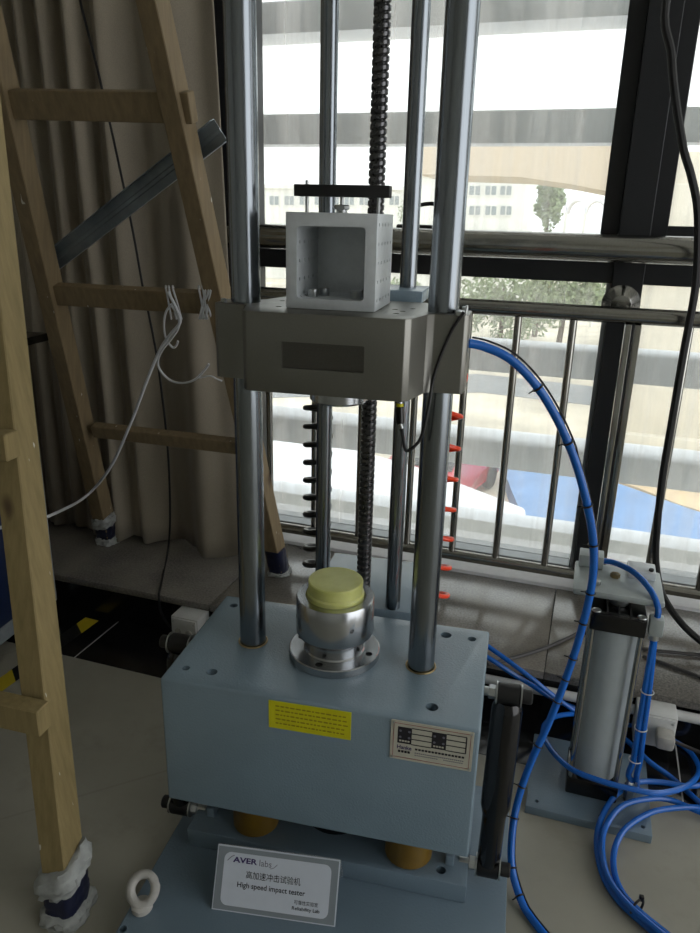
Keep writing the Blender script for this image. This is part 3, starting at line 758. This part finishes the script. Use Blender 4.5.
# ------------------------------------------------------------------ fixture box on the crosshead
fy0, fy1, fx0, fx1, fz0, fz1 = .095, .228, -.0735, .0635, CZ1+.0005, CZ1+.1385
FB = thing('fixture_box', 'open silver aluminium test box with drilled sides standing on the crosshead', 'fixture', ((fx0+fx1)/2, (fy0+fy1)/2, fz0))
fb = obj('box_body', box(new(), fx0, fx1, fy0, fy1, fz0, fz1, .0012), M_ALU, FB)
c = new(); M_ = Matrix.Rotation(R(90), 4, 'X')
prism(c, [(x, z) for x, z in rrect(fx0+.017, fx1-.017, fz0+.015, fz1-.019, .006)], -fy1+.012, -fy0+.02, M_)
drill(fb, c); c = new()
for iy in range(5):
    for iz in range(5):
        y = fy0+.016+.025*iy; z = fz0+.015+.027*iz
        cyl(c, (fx0-.01, y, z), (fx1+.01, y, z), .0031, seg=10)
drill(fb, c)
for (x, y) in ((-.040, .128), (-.028, .150), (.028, .125), (.040, .15)):
    b = new(); lathe(b, [(.0075, 0), (.0082, .001), (.0082, .0115), (.0072, .0125)], Matrix.Translation((x, y, fz0+.015)), 20); sc_ = obj('cap_screw', b, M_BOLT, FB)
by = .16
cb = obj('clamp_bar', box(new(), at_y(296, 190, by).x, at_y(390.5, 195, by).x, by-.012, by+.012, fz1+.023, fz1+.040, .001), M_BLACKM, FB)
xa = at_y(307, 190, by).x
obj('threaded_rod', cyl(new(), (xa, by, fz1-.002), (xa, by, fz1+.046), .0026, seg=12), M_BOLT, cb)
xa2 = at_y(379, 190, by).x
obj('threaded_rod', cyl(new(), (xa2, by, fz1-.002), (xa2, by, fz1+.042), .0026, seg=12), M_BOLT, cb)
xm = at_y(342, 200, by).x; b = new()
cyl(b, (xm, by, fz1-.001), (xm, by, fz1+.005), .0085, seg=20); hexnut(b, (xm, by, fz1+.005), (xm, by, fz1+.012), .012); cyl(b, (xm, by, fz1+.01), (xm, by, fz1+.024), .003)
obj('clamp_nut', b, M_BOLT, cb)

# ------------------------------------------------------------------ name card and eye ring on the base plate
A = at_z(211.5, 909, .0405); B = at_z(335, 927, .0405)
ex = (B-A); cw_ = ex.length; ex.normalize(); back_ = Vector((-ex.y, ex.x, 0)); til = R(28)
ey = (Vector((0, 0, 1))*math.cos(til)+back_*math.sin(til)).normalized(); ez = ex.cross(ey); chh = .108
card = thing('name_card', 'tilted acrylic table sign reading High speed impact tester', 'sign', (A+B)/2)
b = new(); frame_poly(b, A, ex, ey, [(0, 0), (cw_, 0), (cw_, chh), (0, chh)], -.002, 0); obj('acrylic_sheet', b, M_CARDW, card)
b = new(); frame_poly(b, A, ex, ey, [(.002, .002), (cw_-.002, .002), (cw_-.002, chh-.002), (.002, chh-.002)], 0, .0006); obj('printed_border', b, M_CARDG, card)
b = new(); frame_poly(b, A, ex, ey, rrect(.014, cw_-.014, .010, chh-.010, .012), .0006, .0010); pan = obj('printed_panel', b, M_CARDW, card)
topb = A+ey*chh; ey2 = (Vector((0, 0, 1))*math.cos(-til)+back_*math.sin(-til)).normalized()
A2 = topb-ey2*(topb.z-.0405)/ey2.z
b = new(); frame_poly(b, A2, ex, ey2, [(0, 0), (cw_, 0), (cw_, chh*.99), (0, chh*.99)], -.002, 0); obj('back_leaf', b, M_ACRYL, card)
OT = A+ez*.0010
text('lettering', 'AVER', M_INKP, pan, OT, ex, ey, .030, .082, width=.044, height=.0095, bold=.03)
text('lettering', 'labs', M_INKG, pan, OT, ex, ey, .078, .081, width=.022, height=.0105)
b = new(); sw = [OT+ex*(.020+.012*s)+ey*(.0835+.010*math.sin(s*1.4)) for s in [i/8 for i in range(9)]]; tube(b, sw, .0006, 5); sw = [OT+ex*(.098+.012*s)+ey*(.079+.008*s*s) for s in [i/8 for i in range(9)]]; tube(b, sw, .0005, 5); obj('swoosh', b, M_INKG, pan)
text('lettering', '高加速冲击试验机', M_INK, pan, OT, ex, ey, .056, .058, width=.098, height=.0128)
text('lettering', 'High speed impact tester', M_INK, pan, OT, ex, ey, .042, .0395, width=.122, height=.0118, bold=.008)
text('lettering', '可靠性实验室', M_INK, pan, OT, ex, ey, .146, .0275, width=.042, height=.0070)
text('lettering', 'Reliability Lab', M_INK, pan, OT, ex, ey, .143, .0165, width=.049, height=.0075, bold=.008)

ec = at_z(140, 911, .04); b = new()
Mx = Matrix.Translation((ec.x+.002, ec.y+.004, .0405)) @ Matrix.Rotation(R(14), 4, 'Z')
lathe(b, [(.014, 0), (.018, .003), (.018, .012), (.013, .016)], Mx, 24)
lo_ = []
for i in range(32):
    a = 2*math.pi*i/32; lo_.append(Mx @ (Vector((.0215*math.cos(a), .014+.70*(.024*math.sin(a)), .030+.70*(.024*math.sin(a))))))
tube(b, lo_, .0082, 12, True)
for v in b.verts: v.co += Vector((1, 1, 1))*.0012*noise.noise(v.co*90)
tag(obj('lifting_eye', b, M_CERAM), 'dull white lifting eye lying on the base plate beside the name card', 'eye bolt')

# ------------------------------------------------------------------ wooden trestle ladder
KF = .2; F0 = at_z(72, 912, 0); nF = Vector((0, 1, -KF))
f1 = at_plane(63, 860, F0, nF); f2 = at_plane(4, 340, F0, nF); fd = (f2-f1).normalized()
def fz(z): return f1+fd*((z-f1.z)/fd.z)
KB = .3; B0 = at_z(280, 572, ZL); nB = (WN+Vector((0, 0, KB)))
def bk(x, y, off=0.0): return at_plane(x, y, B0-nB.normalized()*off, nB)
br1, br2 = bk(280, 572), bk(186, 150); bd = (br2-br1).normalized()
bl1, bl2 = bk(110, 545), bk(13, 130); ld = (bl2-bl1).normalized()
def along(p, d, z): return p+d*((z-p.z)/d.z)
LZ = 2.25
LD = thing('trestle_ladder', 'rough pine trestle ladder with foam wrapped feet beside the curtain', 'ladder', (fz(0)+along(br1, bd, 0))/2*Vector((1, 1, 0)) if False else Vector(((fz(0).x+br1.x)/2, (fz(0).y+br1.y)/2, 0)))
leg_f = obj('leg', beam(new(), fz(.012), fz(LZ), (1, 0, 0), .047, .060), M_WOOD, LD)
fl0 = Vector((-1.16, fz(0).y+.03, .012)); fl1 = Vector((-1.0, fz(LZ).y, LZ))
obj('leg', beam(new(), fl0, fl1, (1, 0, 0), .058, .07), M_WOOD, LD)
obj('leg', beam(new(), along(br1, bd, ZL+.004), along(br1, bd, LZ), WT, .046, .058), M_WOODD, LD)
obj('leg', beam(new(), along(bl1, ld, ZL+.004), along(bl1, ld, LZ), WT, .046, .058), M_WOODD, LD)
def brung(xa, ya, xb, yb, h, mat=M_WOODD, ov=.05):
    p, q = bk(xa, ya), bk(xb, yb); d = (q-p).normalized()
    obj('rung', beam(new(), p-d*.012, q+d*ov, nB, .03, h), mat, LD)
brung(10, 104, 180, 107, .062, ov=.032); brung(60, 294, 206, 302, .055); brung(98, 430, 245, 447, .040)
def frung(px_, py_, h):
    p = at_plane(px_, py_, F0-Vector((0, .052, 0)), nF)
    q = Vector((-1.15, p.y+.02, p.z+.01)); 
    obj('rung', beam(new(), p, q, (0, 1, 0), .034, h), M_WOOD, LD)
frung(45, 719, .05); frung(13, 446, .045)
# galvanised channel nailed across the back frame
p, q = bk(52, 262, -.06), bk(221, 130, -.06); d = (q-p).normalized(); nn = nB.normalized(); s_ = d.cross(nn).normalized()
Mx = Matrix((s_, -nn, d)).transposed().to_4x4(); Mx.translation = p
b = new(); L = (q-p).length; hw = .027
prism(b, [(-hw, 0), (hw, 0), (hw, .022), (hw-.0015, .022), (hw-.0015, .0015), (.006, .0015), (.004, .004), (-.004, .004), (-.006, .0015), (-hw+.0015, .0015), (-hw+.0015, .022), (-hw, .022)], 0, L, Mx)
obj('channel_brace', b, M_GALV, LD)
def wrap(base, d, z0, z1, hx, hy, off, mat, name, amp, seed, tilt=0.0, seg=32, rows=9, flare=0.0):
    t = new(); rr_ = []
    for i in range(rows+1):
        s = i/rows; c_ = along(base, d, z0+(z1-z0)*s)
        pro = (math.sin(math.pi*(.08+.84*s))**.6 if name == 'foam_wrap' else 1.0)
        row = []
        for k in range(seg):
            a = 2*math.pi*k/seg; q = Vector((math.cos(a)*2.2, math.sin(a)*2.2, s*3+seed))
            rect = ((abs(math.cos(a))/hx)**5+(abs(math.sin(a))/hy)**5)**(-.2)
            rad = rect+off*pro+max(-off*.6, amp*noise.noise(q*1.7)+amp*.5*noise.noise(q*4))+flare*(1-s)**3
            dz = 0 if i == 0 and z0 < .2 and tilt == 0 else amp*.5*noise.noise(q*2+Vector((9, 0, 0)))+tilt*math.cos(a-.5)
            row.append(t.verts.new((c_.x+rad*math.cos(a), c_.y+rad*math.sin(a), max(c_.z+dz, z0 if tilt == 0 else 0))))
        rr_.append(row)
    for a_, b_ in zip(rr_, rr_[1:]):
        for k in range(seg): j = (k+1) % seg; t.faces.new((a_[k], a_[j], b_[j], b_[k]))
    t.faces.new(list(reversed(rr_[0]))); t.faces.new(rr_[-1])
    return obj(name, t, mat, LD, angle=60)
def foot(base, d, z, seed, hx, hy, h1, h2, h3, off=.012, tilt=.0):
    wrap(base, d, z+.001, z+h1, hx, hy, off, M_FOAM, 'foam_wrap', .008, seed, flare=.008)
    wrap(base, d, z+h1*.8, z+h2, hx, hy, .005, M_BTAPE, 'tape_band', .003, seed+3)
    if h3: wrap(base, d, z+h2*.93, z+h3, hx, hy, off*1.15, M_FOAM, 'foam_wrap', .010, seed+7, tilt)
foot(f1, fd, 0, 1.3, .026, .031, .022, .062, .105, .014, .016)
foot(bl1, ld, ZL, 5.1, .023, .029, .03, .075, .112, .010, .006)
foot(br1, bd, ZL, 8.7, .023, .029, .014, .095, 0, .008)
# ------------------------------------------------------------------ curtain
t = new(); NU, NZ = 240, 40; rows = []
ut0, ut1, ub0, ub1 = -1.95, -.725, -1.95, -.635
prof = []
for i in range(NU+1):
    s = i/NU
    f = 2*math.pi*(15*s if s < .72 else 15*.72+(s-.72)*5.5)
    amp = .030 if s < .70 else .030-.014*(s-.70)/.3
    prof.append((s, amp*(math.sin(f)*.8+.35*math.sin(2*f+.7))+.012*math.sin(17*s+1)))
for j in range(NZ+1):
    zz = j/NZ; row = []
    for s, a in prof:
        z = ZL+.004+(2.75-ZL)*zz
        ub_ = ub0+(ub1-ub0)*s; ut_ = ut0+(ut1-ut0)*s
        u_ = ub_+(ut_-ub_)*zz+.05*(1-zz)*math.sin(3.0*s*math.pi)*(s*(1-s))*1.5
        v_ = 1.035+a*(.85+.35*math.sin(zz*3+s*9))+.012*noise.noise(Vector((s*14, zz*3, 1)))-.035*(1-zz)**3*(1+math.sin(s*22))*.4
        hem = .010*math.sin(s*34)+.006*math.sin(s*71) if j == 0 else 0
        row.append(t.verts.new(W(u_, v_, z+abs(hem))))
    rows.append(row)
for p_, q_ in zip(rows, rows[1:]):
    for i in range(NU): t.faces.new((p_[i], p_[i+1], q_[i+1], q_[i]))
cu_ = obj('curtain', t, M_CURT, angle=180); tag(cu_, 'long beige pleated curtain hanging over the ledge beside the window', 'curtain')
sm = cu_.modifiers.new('thickness', 'SOLIDIFY'); sm.thickness = .003

# ------------------------------------------------------------------ cabinet at the left edge
cb_ = thing('equipment_cabinet', 'navy cabinet with grey edge frame half hidden behind the near ladder leg', 'cabinet', (-1.36, .56, 0))
cx, cy0, cy1, cz0, cz1 = -1.046, .30, .80, .05, .845
obj('body', box(new(), cx-.55, cx-.006, cy0+.02, cy1-.01, cz0+.01, cz1-.01, .003), M_NAVY, cb_)
for nm, a in (('edge_frame', (cx-.012, cx, cy0, cy1, cz0, cz0+.045)), ('edge_frame', (cx-.012, cx, cy0, cy1, cz1-.04, cz1)), ('edge_frame', (cx-.02, cx, cy1-.035, cy1, cz0+.045, cz1-.04)), ('edge_frame', (cx-.02, cx, cy0, cy0+.035, cz0+.045, cz1-.04))):
    obj(nm, box(new(), *a, .002), M_GREYP, cb_)
obj('top_board', box(new(), cx-.56, cx+.01, cy0-.02, cy1+.09, cz1, cz1+.022, .003), M_BLACK, cb_)
for x in (cx-.5, cx-.05):
    for y in (cy0+.05, cy1-.07): obj('foot', cyl(new(), (x, y, 0), (x, y, cz0+.012), .022, ch=.003), M_BLACKM, cb_)
p, q = at_z(0, 685, .001), at_z(92, 619, .001); p = p+(p-q)*.5; d = (q-p); sd = Vector((-d.y, d.x, 0)).normalized()*.025
t = new(); n_ = 12
for k in range(n_):
    a, e = p+d*(k/n_), p+d*((k+1)/n_)
for zz in (0,):
    vv = [t.verts.new(x) for x in (p-sd, q-sd, q+sd, p+sd)]
    fa = t.faces.new(vv); ext = bmesh.ops.extrude_face_region(t, geom=[fa])
    for g in ext['geom']:
        if isinstance(g, bmesh.types.BMVert): g.co.z -= .0008
tag(obj('hazard_tape', t, M_HAZ), 'yellow and black hazard tape stuck on the floor beside the cabinet', 'tape')

# ------------------------------------------------------------------ cables by the curtain
pts = [W(-1.25, .97, 2.98)]+[at_v(x, y, .955) for x, y in ((66, -60), (80, 0), (100, 80), (118, 160), (133, 232), (143, 288), (150, 320), (159, 371), (168, 453), (170, 521))]
pts += [at_z(167, 556, ZL+.006), at_z(160, 588, ZL+.006)]+[at_v(159, 597, .708), at_v(161, 612, .704), at_v(170, 627, .702), at_v(177, 630, .70)]
tag(obj('black_cable', tube(new(), smooth_path(pts, 7), .0035, 8), M_RUBBER), 'thin black cable hanging down in front of the beige curtain', 'cable')
off = .045
pts = [Vector((-1.043, .31, at_y(-12, 528, .30).z-.03)), at_y(-12, 528, .30), at_y(4, 527, .34), at_y(25, 523, .40), at_y(47, 517, .46)]
pts += [bk(x, y, o_) for x, y, o_ in ((85, 497, .12), (110, 468, .10), (130, 425, .08), (148, 378, .06), (160, 350, off), (170, 335, off), (180, 322, off), (176, 308, off), (168, 292, .035))]
b = new(); tube(b, smooth_path(pts, 8), .0042, 8)
def rloop(x0, lean, ytop, ybot, o1=.026):
    P = [bk(x0, ytop+2, o1), bk(x0+lean*.5, (ytop+ybot)/2, o1), bk(x0+lean, ybot, o1), bk(x0+lean, ybot, -.028), bk(x0+lean*.5, (ytop+ybot)/2, -.03), bk(x0, ytop, -.028)]
    tube(b, smooth_path(P, 5, True), .0028, 6, True)
for x0, l in ((166, 5), (169, 7), (173, 8), (199, 5), (203, 4), (206, -6), (209, -7), (211, -5), (203, 8)): rloop(x0, l, 287, 317)
tube(b, smooth_path([bk(x, y, off) for x, y in ((172, 304), (166, 312), (164, 325), (166, 338), (172, 347), (176, 346), (178, 341))], 6), .003, 6)
tube(b, smooth_path([bk(x, y, off) for x, y in ((170, 304), (177, 314), (179, 326), (172, 338), (163, 349), (158, 360), (160, 370), (170, 380), (182, 383), (194, 380), (203, 372), (209, 364))], 6), .0032, 6)
tube(b, smooth_path([bk(x, y, off) for x, y in ((199, 378), (210, 376), (217, 379), (222, 381))], 6), .0024, 6)
tag(obj('white_cable', b, M_WCABLE), 'white cable knotted around the ladder rung and drooping to the cabinet', 'cable')

# ------------------------------------------------------------------ sockets and conduit along the riser
def socket(name, label, x0, x1, z0, z1, plug=False):
    o = thing(name, label, 'socket', W((x0+x1)/2, .70, z0))
    obj('housing', box(new(), x0, x1, .655, .7245, z0, z1, .004), M_WHITEP, o, M=WM)
    obj('cover', box(new(), x0+.004, x1-.004, .650, .656, z0+.004, z1-.004, .002), M_WHITEP, o, M=WM)
    if plug:
        pg = obj('plug', box(new(), x1-.045, x1-.005, .605, .65, z0+.03, z0+.065, .008), M_CERAM, o, M=WM)
        tube_ = tube(new(), smooth_path([W(x1-.01, .625, z0+.05), W(x1+.05, .61, z0+.045), W(x1+.16, .58, z0+.05), W(x1+.3, .55, z0+.04)], 6), .004, 8); obj('cord', tube_, M_GREYC, pg)
    else:
        for xx in (.3, .7):
            b_ = new(); lathe(b_, [(.008, 0), (.010, .002), (.010, .004), (.0085, .005)], frame_to(W(x0+(x1-x0)*xx, .650, z0+(z1-z0)*.5), -WN), 20); obj('outlet', b_, M_CERAM, o)
    for xx, zz in ((.12, .15), (.88, .15), (.12, .85), (.88, .85)):
        b_ = new(); cyl(b_, W(x0+(x1-x0)*xx, .651, z0+(z1-z0)*zz), W(x0+(x1-x0)*xx, .6485, z0+(z1-z0)*zz), .003, seg=10); obj('screw', b_, M_BOLT, o)
    return o
socket('wall_socket', 'white socket box on the riser beside the tester block near the curtain', -.690, -.603, .018, .104)
socket('wall_socket', 'white socket box with a plug on the riser behind the pneumatic cylinder', .575, .665, .02, .108, True)
tag(obj('conduit_pipe', cyl(new(), W(-.60, .708, .075), W(.574, .708, .075), .0125, seg=18), M_WHITEP), 'white plastic conduit pipe running along the riser behind the tester', 'conduit')
tag(obj('conduit_pipe', cyl(new(), W(.666, .708, .085), W(2.6, .708, .085), .0125, seg=18), M_WHITEP), 'white plastic conduit pipe leading from the plugged socket box away from the tester', 'conduit')
for lab, pts in (('twin grey cable lying on the ledge between the tester and the cylinder', ((488, 664), (520, 656), (545, 648), (570, 637), (582, 632), (600, 640))),
                 ('long grey cable lying on the ledge behind the cylinder fitting', ((640, 648), (660, 651), (700, 655), (740, 660))),
                 ('slanting grey cable lying on the ledge nearer the cylinder fitting', ((643, 656), (665, 664), (700, 677), (740, 694)))):
    b = new(); tube(b, smooth_path([at_z(x, y, ZL+.0065) for x, y in pts], 6), .005, 8)
    tag(obj('grey_cable', b, M_GREYC), lab, 'cable')

# ------------------------------------------------------------------ thick black cable at the right
pts = [W(.62, 1.10, 2.98), W(.60, 1.06, 2.4)]+[at_v(x, y, 1.02) for x, y in ((676, -40), (672, 60), (682, 141), (691, 175), (697, 205), (698, 240), (695, 290), (684, 350), (672, 420), (662, 480), (657, 530), (656, 562), (661, 590))]
pts += [at_v(670, 608, .98), at_v(684, 626, .95), at_v(702, 642, .93), at_v(730, 660, .91)]
tag(obj('thick_black_cable', tube(new(), smooth_path(pts, 8), .0095, 10), M_RUBBER), 'thick black cable hanging in front of the right window pane', 'cable')

# ------------------------------------------------------------------ pneumatic cylinder on its own plate
PC = thing('pneumatic_cylinder', 'upright grey pneumatic cylinder with black end caps on a blue-grey plate', 'cylinder', (.52, .43, 0))
pc = Vector((.527, .432, 0)); MC = Matrix.Translation(pc) @ Matrix.Rotation(R(-5), 4, 'Z')
pb = obj('base_plate', box(new(), -.132, .123, -.121, .125, 0, .02, .002), M_PAINTB, PC, M=MC)
c = new(); 
for x, y in ((.02, -.10), (-.11, -.1), (.105, -.1)): cyl(c, MC @ Vector((x, y, .005)), MC @ Vector((x, y, .03)), .0045, seg=12)
drill(pb, c)
q_ = .0535
obj('bottom_cap', box(new(), -q_, q_, -q_, q_, .02, .062, .004), M_BLACK, PC, M=MC)
obj('tube', cyl(new(), (0, 0, .062), (0, 0, .43), .0475, seg=48), M_CYLG, PC, M=MC)
tcp = obj('top_cap', box(new(), -q_, q_, -q_, q_, .428, .468, .004), M_BLACK, PC, M=MC)
for sx in (-1, 1):
    for sy in (-1, 1):
        rd = obj('tie_rod', cyl(new(), (sx*.046, sy*.046, .05), (sx*.046, sy*.046, .44), .0055, seg=14), M_STAIN, PC, M=MC)
        b = new(); cyl(b, (sx*.043, sy*.043, .468), (sx*.043, sy*.043, .4695), .0095, seg=20, ch=.0005); ring(b, (sx*.043, sy*.043, .4695), (0, 0, 1), .0078, .0013, 20, 6); obj('tie_rod_nut', b, M_BOLT, PC, M=MC)
b = new()
for a in (-.022, 0, .022): box(b, a-.0015, a+.0015, -.050, .02, .468, .473)
obj('cap_rib', b, M_BLACKM, tcp, M=MC)
obj('piston_rod', cyl(new(), (0, .005, .468), (0, .005, .484), .019, seg=28, ch=.002), M_BOLT, PC, M=MC)
pt = at_y(551+22, 575, .52)
tp = obj('mounting_plate', box(new(), -.092, .083, -.022, .118, .484, .499, .005), M_ALUD, PC, M=MC)
obj('bracket_block', box(new(), -.01+.025, .025+.045, .066, .118, .499, .516, .002), M_ALU, PC, M=MC)
obj('valve_block', box(new(), -.085, -.035, .085, .125, .499, .527, .002), M_ALUD, PC, M=MC)
obj('brass_plug', cyl(new(), (-.01, .06, .499), (-.01, .06, .507), .010, seg=6), M_BRASS, PC, M=MC)
obj('bolt', hexnut(new(), (-.048, .01, .499), (-.048, .01, .509), .009), M_BOLT, PC, M=MC)
obj('bolt', hexnut(new(), (.06, .078, .516), (.06, .078, .522), .005), M_BLACKM, PC, M=MC)
ft = obj('elbow_fitting', box(new(), .058, .085, -.045, -.018, .432, .470, .003), M_ALUD, PC, M=MC)
obj('collet', cyl(new(), (.0715, -.031, .42), (.0715, -.031, .432), .010, seg=20), M_BOLT, ft, M=MC)
ft2 = obj('bottom_fitting', cyl(new(), (.080, -.025, .02), (.080, -.025, .062), .013, seg=6), M_BOLT, PC, M=MC)
b = new()
for a in range(4): an = R(45+90*a); box(b, .080+.012*math.cos(an)-.002, .080+.012*math.cos(an)+.002, -.025+.012*math.sin(an)-.002, -.025+.012*math.sin(an)+.002, .062, .072)
obj('flow_control', b, M_BOLT, ft2, M=MC)
hs = smooth_path([MC @ Vector(p) for p in ((-.036, .10, .514), (-.01, .085, .519), (.025, .045, .522), (.055, .0, .510), (.070, -.026, .488), (.0715, -.031, .468))], 8)
tag(obj('short_air_hose', tube(new(), hs, .0062, 10), M_BLUE), 'short blue air hose arching from the valve block to the elbow fitting', 'hose')
# two hoses from the elbow down to the floor behind
b = new()
for k, dx in enumerate((0, .010)):
    pts = [MC @ Vector(p) for p in ((.0715+dx*.2, -.031+dx*.3, .422), (.072+dx*.8, -.033, .31), (.073+dx, -.035, .22), (.074+dx*1.3, -.036, .13), (.070+dx*1.6, -.035, .09), (.080 if k == 0 else .098, -.025 if k == 0 else -.005, .068 if k == 0 else .03))]
    tube(b, smooth_path(pts, 8), .0062, 10)
dh = tag(obj('twin_air_hose', b, M_BLUE), 'pair of blue air hoses tied together running down the cylinder side', 'hose')
for z in (.30, .21, .13):
    b = new(); ring(b, MC @ Vector((.0775, -.0345, z)), (0, 0, 1), .0125, .0012, 18, 6); obj('cable_tie', b, M_WHITEP, dh)

# ------------------------------------------------------------------ blue hoses
hy = ((468, 343, .17), (485, 347, .18), (510, 359, .19), (535, 384, .20), (556, 417, .21), (574, 458, .225), (586, 500, .235), (593, 540, .25), (593, 575, .255), (586, 612, .26), (573, 658, .26), (552, 715, .245), (531, 762, .225), (518, 800, .20), (512, 835, .165), (512, 868, .13), (521, 900, .09), (536, 928, .05), (556, 955, .01))
pts = smooth_path([at_y(*q) for q in hy], 8)
pts = [p if p.z > .008 else Vector((p.x, p.y, .008)) for p in pts]
b = new(); tube(b, pts, .0072, 12)
mh = tag(obj('main_air_hose', b, M_BLUE), 'long blue air hose arching from the crosshead down to the floor with black ties', 'hose')
def pix(P):
    d = P-CAM; z = d.dot(FW); return (350+FPX*d.dot(RT)/z, 466.5-FPX*d.dot(UP)/z)
PX = [pix(p) for p in pts]
idx = [min(range(len(pts)-1), key=lambda i: (PX[i][0]-tx)**2+(PX[i][1]-ty)**2) for tx, ty in ((540, 387), (577, 441), (590, 502), (594, 546), (588, 593), (579, 622), (570, 654), (560, 680), (551, 702), (536, 744), (522, 785), (515, 818), (514, 866), (524, 893))]
for i in idx:
    d = pts[i+1]-pts[i]; b = new(); ring(b, pts[i], d, .0084, .0016, 18, 6); e = d.orthogonal().normalized(); sd_ = d.cross(Vector((0, -1, 0))).normalized()
    tube(b, [pts[i]+sd_*.009, pts[i]+sd_*.017], .0012, 5); obj('cable_tie', b, M_RUBBER, mh)
b = new(); tube(b, [p+Vector((.006, .004, .0085 if i < 40 else .004)) for i, p in enumerate(pts)], .0017, 6); obj('tied_wire', b, M_RUBBER, mh)
def hose(label, pix, r=.0061, zz=None):
    P = []
    for q in pix:
        x, y, z = q; P.append(at_z(x, y, z))
    return tag(obj('floor_air_hose', tube(new(), smooth_path(P, 8), r, 10), M_BLUE), label, 'hose')
hose('upper blue air hose running from behind the block past the cylinder', ((470, 634, .22), (489, 647, .20), (510, 662, .17), (535, 681, .13), (555, 697, .09), (580, 714, .05), (605, 728, .03), (626, 740, .03), (650, 762, .03), (672, 778, .012), (700, 803, .008), (730, 830, .008)))
hose('lower blue air hose beside the block passing under its twin', ((470, 648, .20), (489, 658, .18), (510, 672, .145), (530, 684, .11), (552, 698, .07), (575, 708, .04), (600, 716, .03), (640, 728, .012), (672, 740, .008), (690, 752, .008), (699, 768, .03), (694, 780, .06), (680, 789, .085), (655, 793, .10), (628, 788, .105), (598, 780, .105), (570, 768, .10), (550, 748, .09), (543, 730, .08), (552, 718, .065), (572, 714, .05), (585, 716, .035)))
hb = hose('outer blue hose of the bundled loop on the floor beside the cylinder plate', ((720, 782, .02), (690, 786, .028), (660, 782, .03), (635, 783, .034), (614, 797, .034), (600, 822, .028), (597, 848, .008), (604, 878, .008), (620, 902, .008), (645, 925, .008), (675, 950, .008)))
hose('middle blue hose of the bundled loop on the floor beside the cylinder plate', ((730, 822, .022), (700, 812, .022), (670, 800, .028), (648, 799, .038), (622, 806, .040), (606, 826, .030), (602, 850, .021), (608, 877, .021), (624, 900, .021), (648, 922, .021), (678, 947, .02)))
hose('inner blue hose of the bundled loop on the floor beside the cylinder plate', ((730, 816, .020), (700, 808, .026), (675, 808, .028), (650, 813, .029), (626, 828, .028), (615, 848, .014), (614, 870, .008), (622, 892, .008), (640, 912, .008), (662, 930, .008), (690, 952, .008)))
p1 = at_z(637, 908, .012); b = new(); ring(b, p1, at_z(645, 915, .012)-p1, .018, .0024, 20, 8)
box(b, p1.x+.002, p1.x+.010, p1.y+.002, p1.y+.010, .026, .036, .001)
obj('cable_tie', b, M_RUBBER, hb)
